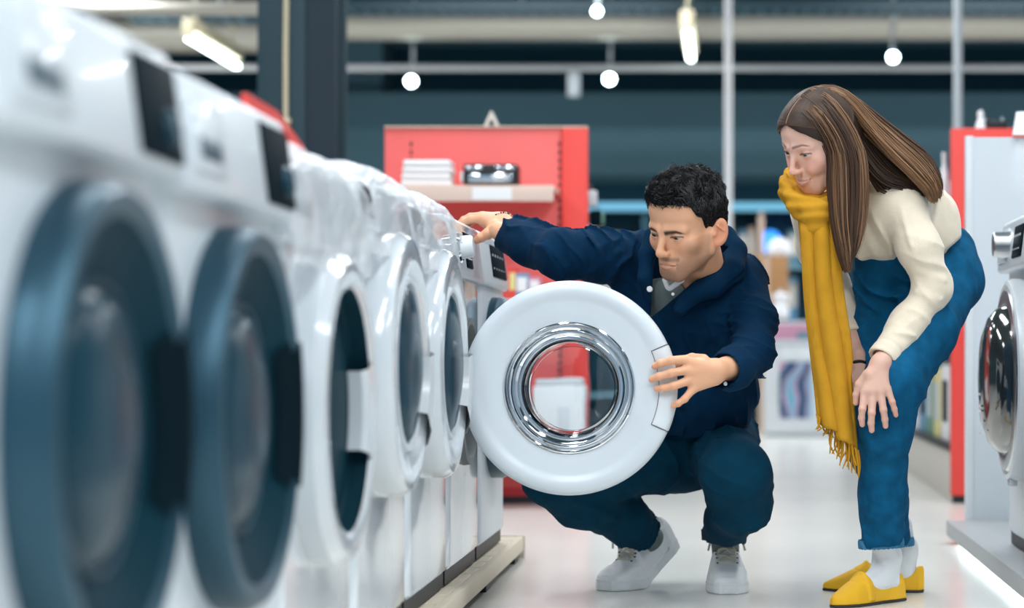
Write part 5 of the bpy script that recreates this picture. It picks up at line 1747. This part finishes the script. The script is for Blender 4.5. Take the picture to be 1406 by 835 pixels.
def jeansW_fn(p):
    px, py = to_px(p)
    hip = chain(p, [N(1296, 352, 5.20, 46), N(1300, 382, 5.20, 49)], 0.02)
    hip = smin(hip, cone(p, N(1224, 345, 5.12, 40)[0], N(1217, 385, 5.15, 42)[0], .080, .080), 0.04)
    fl = chain(p, legWL, 0.03); fr = chain(p, legWR, 0.03)
    fl, s1, n1 = cut_limb(p, fl, legWL, nd=(0.05, 0.0, -1), ext=-0.01)
    fr, s2, n2 = cut_limb(p, fr, legWR, nd=(0.1, 0, -1), ext=-0.002)
    kn = np.exp(-(np.linalg.norm(p - P(1250, 545, 5.0), axis=1) / 0.075) ** 2)
    fl = fl - creases(p, (-0.35, 0, 1), 70, 1.0, 0.011, 2.0, 0.5) * kn - creases(p, (1.0, 0.2, 0.25), 45, 6.0, 0.008, 2.0, 0.35) + 0.0015
    k2 = np.exp(-(np.linalg.norm(p - P(1205, 390, 5.1), axis=1) / 0.09) ** 2)
    f = smin(hip, smin(fl, fr, 0.010), 0.035)
    f = f - creases(p, (0.5, 0, 1), 75, 2.0, 0.013, 2.0, 0.5) * k2
    f = f + 0.0018 * wob(p, 24, 9.0) + 0.0009 * wob(p, 75, 2.0)
    hl = np.interp(px, [1100, 1165, 1200, 1245, 1290, 1318, 1350], [340, 340, 340, 345, 335, 312, 305])
    f = smax(f, (hl - py) * 0.0015, 0.006)
    f = f - ridges(p, [PR(1175, 420, 5.05, 1240, 400, 5.06, .009, .006), PR(1185, 450, 5.02, 1235, 440, 5.05, .009, .005), PR(1310, 345, 5.1, 1340, 400, 5.1, .010, .005),
                       PR(1222, 600, 4.86, 1228, 735, 4.95, .0016, .0022)])
    # back pocket outline, side seam
    f = f + ridges(p, [PR(1308, 368, 5.03, 1328, 350, 5.08, .002, .003), PR(1270, 370, 5.01, 1262, 450, 4.93, .002, .003), PR(1262, 450, 4.93, 1236, 530, 4.85, .002, .003),
                       PR(1300, 370, 5.02, 1310, 410, 5.03, .002, .003)])
    return f


cloth('jeans', jeansW_fn, legWL + legWR + [N(1296, 350, 5.2, 56), N(1235, 345, 5.12, 48)], 0.0042, M['denim'], wom)['label'] = 'mid-blue jeans with frayed turned hems'
for limb, nd, ext in ((legWL, (0.05, 0, -1), -0.01), (legWR, (0.1, 0, -1), -0.002)):
    n = np.array(nd, float); n /= np.linalg.norm(n)
    c0 = limb[-1][0] + n * ext
    u = np.cross(n, (0, 1., 0)); u /= np.linalg.norm(u); w = np.cross(n, u)
    r = limb[-1][1]
    vs, fs = [], []
    for j, (h, rr) in enumerate(((-0.017, 0.001), (-0.017, 0.0035), (-0.008, 0.0045), (0.002, 0.0035), (0.0035, 0.0), (-0.005, -0.003))):
        for k in range(64):
            a = 2 * math.pi * k / 64
            q = r + rr + 0.0010 * math.sin(k * 1.9 + j) + 0.0022 * math.sin(3 * a)
            vs.append(c0 + n * (h + 0.0012 * math.sin(k * 2.7 + j)) + q * (math.cos(a) * u + math.sin(a) * w) - WL)
    for j in range(5):
        for k in range(64):
            fs.append((j * 64 + k, j * 64 + (k + 1) % 64, (j + 1) * 64 + (k + 1) % 64, (j + 1) * 64 + k))
    link('turned_hem', pydata(vs, fs), M['denimlight'], wom)
mb = MB()
for k in range(22):        # stitches on the near hem
    a = math.pi * (1.02 + 0.96 * k / 22)
    n = np.array((0.05, 0, -1.)); n /= np.linalg.norm(n); u = np.array((1., 0, 0.05)); w = np.array((0, 1., 0))
    c = legWL[-1][0] + n * (-0.01 - 0.013) + (legWL[-1][1] + 0.0042) * (math.cos(a) * u + math.sin(a) * w) - WL
    t_ = -math.sin(a) * u + math.cos(a) * w
    mb.tube([c - t_ * .0022, c + t_ * .0022], .0008, 4)
o = mb.obj('stitching', M['thread'], wom)

def loafer(toe, heel, leg, L=0.245):
    toe = np.array(toe); heel = np.array(heel); a = toe - heel; a /= np.linalg.norm(a); s = np.array((-a[1], a[0]))

    def place(V):
        V = np.asarray(V); Wd = np.zeros((len(V), 3))
        Wd[:, :2] = toe + (V[:, :1] - L) * a + V[:, 1:2] * s; Wd[:, 2] = V[:, 2]
        return Wd - WL

    def outl(x): return np.interp(x, [0, .012, .05, .10, .15, .19, .22, .238, .245], [.014, .027, .031, .030, .037, .037, .026, .013, .004])

    def up(p):
        x, y, z = p.T
        w = outl(x)
        hg = np.interp(x, [0, .03, .06, .095, .115, .145, .19, .245], [.066, .060, .048, .046, .052, .074, .048, .022])
        f = (np.sqrt((y / (w * (1 - 0.25 * np.clip(z / .07, 0, 1)))) ** 2 + (np.clip(z - .010, 0, 1) / (hg - .010)) ** 4) - 1) * w * .8
        f = smax(f, np.maximum(-x, x - L), 0.008)
        f = np.maximum(f, 0.006 - z)
        op = cone(p, (0.045, 0, 0.055), (0.110, 0, 0.062), .0245, .0215)
        op = smin(op, cone(p, (0.045, 0, 0.06), (0.06, 0, 0.12), .024, .03), .01)
        f = smax(f, -op, 0.004)
        f = smax(f, -(np.abs(y) * 0 + np.maximum(np.maximum(.03 - x, x - .132), (.034 - z + 0.55 * np.abs(x - .090)))) , 0.004)
        # seam of the vamp and strap
        f = f + 0.0016 * np.exp(-((np.sqrt(((x - .13) / 1.4) ** 2 + y ** 2) - .032) / .0016) ** 2) * (x > .14) * (z > .02)
        st = np.abs(x - 0.137 - 0.15 * np.abs(y)) - 0.011
        f = f - 0.0038 * (1 / (1 + np.exp(np.clip(st / 0.0012, -30, 30)))) * (z > 0.012)
        return f
    def so(p):
        x, y, z = p.T
        w = outl(x) + 0.0015
        f = np.maximum(np.abs(y) - w, np.maximum(-x, x - L)) * .8
        return smax(f, np.maximum(-z, z - .0070), .002)
    lo, hi = np.array((-.02, -.05, -.01)), np.array((.26, .05, .09))
    V, Q = sdf_arrays(up, lo, hi, .0025)
    u_ = link('loafer', arrays_to_mesh(place(V), Q), M['loafer'], wom, False); u_.data.polygons.foreach_set('use_smooth', np.ones(len(u_.data.polygons), dtype=bool))
    V, Q = sdf_arrays(so, lo, hi, .0025)
    s_ = link('sole', arrays_to_mesh(place(V), Q), M['solek'], u_, False)
    pw = lambda *a: place(np.array([a]))[0] + WL
    nd = [leg, (pw(.050, 0, .105), .030), (pw(.048, 0, .050), .0285), (pw(.085, 0, .052), .030), (pw(.145, 0, .036), .027)]
    cloth('sock', lambda p: smin(smin(chain(p, nd[:3], .02), cone(p, nd[1][0], nd[3][0], .024, .026), .02), cone(p, nd[3][0], nd[4][0], .027, .024), .02) + 0.0008 * wob(p, 60, 1),
          nd, 0.003, M['white_cotton'], wom)
    return u_


g1, h1 = gp(1141, 832), gp(1236, 824)
g1 = (g1[0], 4.96); loafer(g1, (h1[0], 5.13), N(1210, 725, 5.05, 20))
g2 = gp(1129, 811); loafer((g2[0], 5.33), (gp(1270, 814)[0], 5.30), N(1236, 722, 5.27, 16), 0.252)


# ---- scarf
left = spline([(1096, 288), (1100, 330), (1104, 400), (1110, 470), (1117, 530), (1121, 572)], 60)
right = spline([(1142, 288), (1147, 340), (1152, 400), (1163, 470), (1172, 540), (1178, 622)], 60)
nu, nv = 40, 60
vs, fs = [], []
for j in range(nv):
    v = j / (nv - 1)
    for i in range(nu + 1):
        u_ = i / nu
        x = left[j][0] * (1 - u_) + right[j][0] * u_; y = left[j][1] * (1 - u_) + right[j][1] * u_
        pl = math.sin(u_ * 17 + 1.2 * math.sin(v * 4)) * 0.5 + 0.5 * math.sin(u_ * 7.5 - 1.0 + 2 * v)
        d = 4.900 - 0.032 * min(1, v * 7) + 0.019 * (np.sign(pl) * abs(pl) ** 0.8) * (0.55 + 0.45 * v) + 0.05 * (u_ - 0.5) ** 2 + 0.02 * v
        vs.append(P(x, y, d) - WL)
for j in range(nv - 1):
    for i in range(nu):
        a = j * (nu + 1) + i
        fs.append((a, a + nu + 1, a + nu + 2, a + 1))
sc = link('scarf', pydata(vs, fs), M['scarf'], wom)
sc['label'] = 'long mustard yellow scarf with fringe'
md = sc.modifiers.new('thick', 'SOLIDIFY'); md.thickness = 0.012; md.offset = 1.0
# second layer behind
vs2 = []
for j in range(nv):
    for i in range(nu + 1):
        u_ = i / nu; v = j / (nv - 1)
        x = (left[j][0] + 3) * (1 - u_) + (right[j][0] - 2) * u_; y = (left[j][1] * (1 - u_) + right[j][1] * u_) * 1 - 10 * v
        vs2.append(P(x, y, 4.905 + 0.012 * math.sin(u_ * 11 + v * 3)) - WL)
s2 = link('scarf_back_layer', pydata(vs2, fs), M['scarf'], sc)
md = s2.modifiers.new('thick', 'SOLIDIFY'); md.thickness = 0.010


def wrap_fn(p):
    f = chain(p, [(P(1083, 250, 5.06), .018), (P(1084, 266, 4.99), .021), (P(1098, 285, 4.91), .023), (P(1118, 293, 4.88), .026), (P(1142, 288, 4.90), .026), (P(1168, 272, 4.97), .026),
                  (P(1180, 252, 5.08), .026), (P(1160, 240, 5.18), .024), (P(1120, 236, 5.20), .022), (P(1090, 240, 5.13), .018), (P(1083, 250, 5.06), .018)], 0.02)
    f = smin(f, chain(p, [(P(1078, 240, 5.03), .006), (P(1077, 254, 4.98), .012), (P(1086, 270, 4.92), .014), (P(1104, 280, 4.88), .013), (P(1130, 281, 4.87), .012)], 0.012), 0.012)
    f = smin(f, chain(p, [(P(1120, 296, 4.875), .028), (P(1121, 312, 4.885), .030)], 0.02), 0.012)
    f = smin(f, chain(p, [(P(1086, 262, 5.02), .018), (P(1094, 273, 4.975), .020), (P(1112, 281, 4.945), .023), (P(1140, 277, 4.955), .024), (P(1160, 268, 5.0), .024)], 0.01), 0.010)
    dn = (p - P(1110, 200, 4.95)); ra = np.linalg.norm(dn * np.array((0.8, 0.4, 1.0)), axis=1)
    f = f + 0.0022 * np.sin(ra * 240 + 1.6 * wob(p, 9, 1)) + 0.0012 * wob(p, 40, 3)
    nk = cone(p, CW + 0.25 * (neckW - CW), neckW, 0.040, 0.042)
    face = SW * ell((p - CW) @ RW / SW, (0, -0.02, -0.02), (0.060, 0.070, 0.092))
    return smax(smax(f, -nk, 0.004), -(face - 0.004), 0.006)


V, Q = sdf_arrays(wrap_fn, P(1060, 320, 4.80) - 0.03, P(1200, 215, 5.25) + 0.03, 0.004)
wp = link('neck_wrap', arrays_to_mesh(V - WL, Q), M['scarf'], sc, False); wp.data.polygons.foreach_set('use_smooth', np.ones(len(wp.data.polygons), dtype=bool))
mb = MB()
rg = random.Random(5)
for k in range(34):
    u_ = k / 33
    x, y = 1121 * (1 - u_) + 1178 * u_, 572 * (1 - u_) + 622 * u_
    if u_ < 0.35: L = 14
    else: L = 34
    L *= rg.uniform(0.7, 1.1)
    dd = 4.885 + rg.uniform(0, 0.02)
    pts = spline([P(x, y - 4, dd), P(x + rg.uniform(-3, 4), y + L * .5, dd), P(x + rg.uniform(-4, 9) - 4 * (1 - u_), y + L, dd + rg.uniform(-.01, .01))], 8) - WL
    mb.tube(pts, [.0022, .0024, .0023, .0022, .0022, .0021, .002, .0012], 5)
mb.obj('fringe', M['scarf'], sc)

# watch on the far wrist
wax = P(1168, 455, df + .11) - wr2; wax /= np.linalg.norm(wax)
u = np.cross(wax, (0, 1., 0)); u /= np.linalg.norm(u); w = np.cross(wax, u)
ringp = [P(1178, 507, df + .028) + 0.0235 * (math.cos(a) * u + math.sin(a) * w) - WL for a in np.linspace(0, 2 * math.pi, 40)]
mb = MB(); mb.tube(ringp, 0.0050, 8, ); mb.obj('watch_strap', M['black'], wom)


# ---- long brown hair
def hairW_raw(q, full=False):
    x, y, z = q.T
    th = np.arctan2(np.abs(x), -(y - 0.010))
    zl = np.interp(th, [0, .25, .55, .80, 1.00, 1.2, 1.45, 3.15], [.068, .058, .042, .019, -.006, -.038, -.075, -.085])
    f = ell(q, (0, 0.008, 0.033), (0.079, 0.094, 0.079))
    f = smin(f, ell(q, (0, -0.038, 0.030), (0.067, 0.053, 0.055)), 0.02)
    f = smin(f, ell(q, (0, 0.036, -0.02), (0.073, 0.056, 0.075)), 0.03)
    f = f + 0.0022 * np.exp(-(x / 0.0026) ** 2) * (z > 0.03) * (y < 0.05)       # parting
    if full: return f
    return smax(f, (zl - z) * 0.75, 0.004)


def hair_col(u, kind):
    base = np.array((0.085, 0.045, 0.027)); gold = np.array((0.34, 0.180, 0.088)); dark = np.array((0.034, 0.020, 0.014))
    if kind == 'curtain': k = 0.50 + 0.22 * math.sin(u * 10.0 + 4.4) + 0.10 * math.sin(u * 37)
    elif kind == 'back': k = 0.62 + 0.20 * math.sin(u * 6 + 0.3) + 0.14 * math.sin(u * 33)
    elif kind == 'cap': k = 0.22 + 0.12 * math.sin(u * 14)
    else: k = 0.08  # inner locks: shadow between curtain and back fall put into colour
    k = min(1, max(0, k + rg.gauss(0, 0.10)))
    return dark * (1 - 2 * k) + base * 2 * k if k < 0.5 else base * (2 - 2 * k) + gold * (2 * k - 1)


fnHW = lambda w: SW * hairW_raw((w - CW) @ RW / SW)
V, Q = sdf_arrays(fnHW, CW - 0.18, CW + 0.18, 0.0028)
qv = (V - CW) @ RW / SW
cc = np.tile(np.array((0.030, 0.017, 0.011)), (len(V), 1))
par = np.exp(-(qv[:, 0] / 0.0022) ** 2) * (qv[:, 2] > 0.05) * (qv[:, 1] < 0.04)
cc = cc * (1 - par[:, None]) + np.array((0.42, 0.26, 0.19)) * par[:, None]
hw = link('hair', arrays_to_mesh(V - WL, Q, cc), M['hairbrown'], wom, False)
hw.data.polygons.foreach_set('use_smooth', np.ones(len(hw.data.polygons), dtype=bool))
hw['label'] = 'long straight brown hair'

# guides in picture pixels + depth: front curtain and the fall over the back
hp = lambda x, y, z: tuple(CW + SW * (RW @ np.array((x, y, z))))
gp3 = lambda l: [tuple(P(*a)) for a in l]
curtain = [
    [hp(0.006, -0.050, 0.086), hp(0.045, -0.050, 0.064), *gp3([(1139, 205, 4.882), (1140, 250, 4.872), (1144, 300, 4.86), (1153, 345, 4.85), (1160, 372, 4.85)])],
    [hp(0.005, -0.035, 0.100), hp(0.055, -0.035, 0.070), *gp3([(1146, 205, 4.868), (1149, 255, 4.860), (1152, 305, 4.85), (1160, 348, 4.84), (1165, 372, 4.845)])],
    [hp(0.005, -0.018, 0.108), hp(0.060, -0.018, 0.072), *gp3([(1157, 205, 4.862), (1161, 255, 4.856), (1161, 305, 4.85), (1164, 345, 4.845), (1165, 368, 4.85)])],
    [hp(0.004, 0.000, 0.112), hp(0.060, 0.002, 0.076), *gp3([(1169, 200, 4.868), (1175, 250, 4.862), (1173, 305, 4.86), (1170, 340, 4.86), (1166, 360, 4.86)])],
    [hp(0.004, 0.018, 0.111), hp(0.058, 0.022, 0.080), *gp3([(1180, 200, 4.880), (1188, 250, 4.872), (1186, 300, 4.87), (1178, 335, 4.87), (1172, 352, 4.875)])],
]
backfall = [
    [hp(0.004, 0.028, 0.109), hp(0.046, 0.050, 0.080), *gp3([(1192, 178, 4.93), (1222, 212, 4.93), (1250, 240, 4.93), (1272, 262, 4.94), (1279, 276, 4.95)])],
    [hp(0.000, 0.042, 0.104), hp(0.032, 0.070, 0.076), *gp3([(1196, 168, 4.96), (1230, 198, 4.96), (1262, 228, 4.96), (1281, 256, 4.96), (1284, 275, 4.97)])],
    [hp(-0.004, 0.050, 0.100), hp(0.008, 0.082, 0.072), *gp3([(1200, 163, 5.00), (1236, 190, 5.00), (1270, 217, 5.00), (1286, 244, 5.00), (1290, 268, 5.00)])],
    [hp(-0.010, 0.050, 0.100), hp(-0.010, 0.092, 0.060), *gp3([(1195, 172, 5.06), (1232, 196, 5.06), (1266, 222, 5.05), (1284, 248, 5.05), (1288, 266, 5.05)])],
]
inner = [
    [hp(0.060, 0.030, 0.070), *gp3([(1180, 205, 4.94), (1198, 235, 4.94), (1218, 252, 4.95), (1240, 258, 4.96), (1262, 268, 4.97)])],
    [hp(0.050, 0.060, 0.040), *gp3([(1190, 190, 4.98), (1212, 220, 4.98), (1236, 240, 4.98), (1258, 252, 4.98), (1276, 268, 4.98)])],
    [hp(0.060, 0.030, 0.030), *gp3([(1185, 220, 4.96), (1196, 242, 4.97), (1204, 256, 4.97), (1210, 262, 4.97), (1222, 264, 4.98)])],
]
farside = [
    [hp(-0.006, -0.060, 0.098), hp(-0.040, -0.062, 0.072), hp(-0.066, -0.040, 0.030), hp(-0.074, -0.022, -0.030), hp(-0.070, -0.01, -0.09)],
    [hp(-0.006, -0.040, 0.114), hp(-0.055, -0.035, 0.082), hp(-0.082, -0.010, 0.025), hp(-0.084, 0.005, -0.030), hp(-0.075, 0.01, -0.10)],
    [hp(-0.006, 0.010, 0.128), hp(-0.060, 0.020, 0.088), hp(-0.088, 0.030, 0.020), hp(-0.086, 0.035, -0.030), hp(-0.075, 0.04, -0.09)],
]


def locks(mb, guides, count, r0, jit, kind, n=18, taper=0.35):
    G = [spline(g, n) for g in guides]
    for _ in range(count):
        t = rg.random() * (len(G) - 1); i = min(int(t), len(G) - 2); w = t - i
        path = G[i] * (1 - w) + G[i + 1] * w
        off = np.array([rg.gauss(0, 1), rg.gauss(0, 1.3), rg.gauss(0, 1)]) * jit
        env = np.interp(np.linspace(0, 1, n), [0, 0.25, 0.8, 1], [0.25, 0.9, 0.9, 0.55])[:, None]
        wavep = 0.0022 * np.sin(np.linspace(0, 6, n) + rg.random() * 6)[:, None] * np.array((1, 0.4, 0))
        path = path + off * env + wavep * env
        cutn = n - rg.choice([0, 0, 0, 1, 1, 2])
        path = path[:cutn]
        rad = r0 * rg.uniform(0.6, 1.2) * np.interp(np.linspace(0, 1, cutn), [0, 0.15, 0.7, 1], [0.7, 1, 0.9, taper])
        mb.tube(path - WL, rad, 4, col=tuple(hair_col(t / max(1, len(G) - 1), kind)))


mb = MB()
locks(mb, curtain, 1250, 0.0016, 0.0042, 'curtain')
locks(mb, curtain, 200, 0.0008, 0.0065, 'curtain')
locks(mb, backfall, 1150, 0.0017, 0.0052, 'back')
locks(mb, backfall, 160, 0.0008, 0.0080, 'back')
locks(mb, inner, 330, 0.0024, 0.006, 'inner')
# strands combed from the parting over the crown
nst, npt = 1100, 14
for sgn in (1, -1):
    al = RNG.uniform(-1.35, 0.80, nst); y0 = -al
    ph = np.linspace(0.02, 1.0, npt)[None] * RNG.uniform(1.25, 1.75, nst)[:, None]
    bx = np.stack([np.zeros(nst), np.sin(al), np.cos(al)], -1)       # al<0: towards the forehead
    sw = RNG.uniform(0.15, 0.40, nst)
    sx = np.stack([np.full(nst, float(sgn)), sw, -0.15 * np.ones(nst)], -1)
    dirs = (np.cos(ph)[..., None] * bx[:, None] + np.sin(ph)[..., None] * sx[:, None]).reshape(-1, 3)
    dirs /= np.linalg.norm(dirs, axis=1)[:, None]
    org = np.tile(np.array((0, 0.0, 0.02)), (len(dirs), 1))
    lo_, hi_ = np.zeros(len(org)), np.full(len(org), 0.16)
    for _ in range(14):
        mid = (lo_ + hi_) / 2
        inside = hairW_raw(org + dirs * mid[:, None], True) < 0
        lo_ = np.where(inside, mid, lo_); hi_ = np.where(inside, hi_, mid)
    S3 = (org + dirs * (lo_ + 0.0002)[:, None]).reshape(nst, npt, 3)
    for k in range(nst):
        pth = S3[k]
        th_ = np.arctan2(np.abs(pth[:, 0]), -(pth[:, 1] - 0.010))
        ok = pth[:, 2] > np.interp(th_, [0, .25, .55, .80, 1.00, 1.2, 1.45, 3.15], [.068, .058, .042, .019, -.006, -.038, -.075, -.085]) + .001
        m_ = npt if ok.all() else int(np.argmin(ok))
        if m_ < 4: continue
        pw = CW + SW * (pth[:m_] @ RW.T) - WL
        mb.tube(pw, 0.0011 * np.interp(np.linspace(0, 1, m_), [0, .2, .8, 1], [.6, 1, 1, .5]), 4, col=tuple(hair_col(y0[k], 'cap')))
hl = mb.obj('hair_strands', M['hairbrown'], hw)
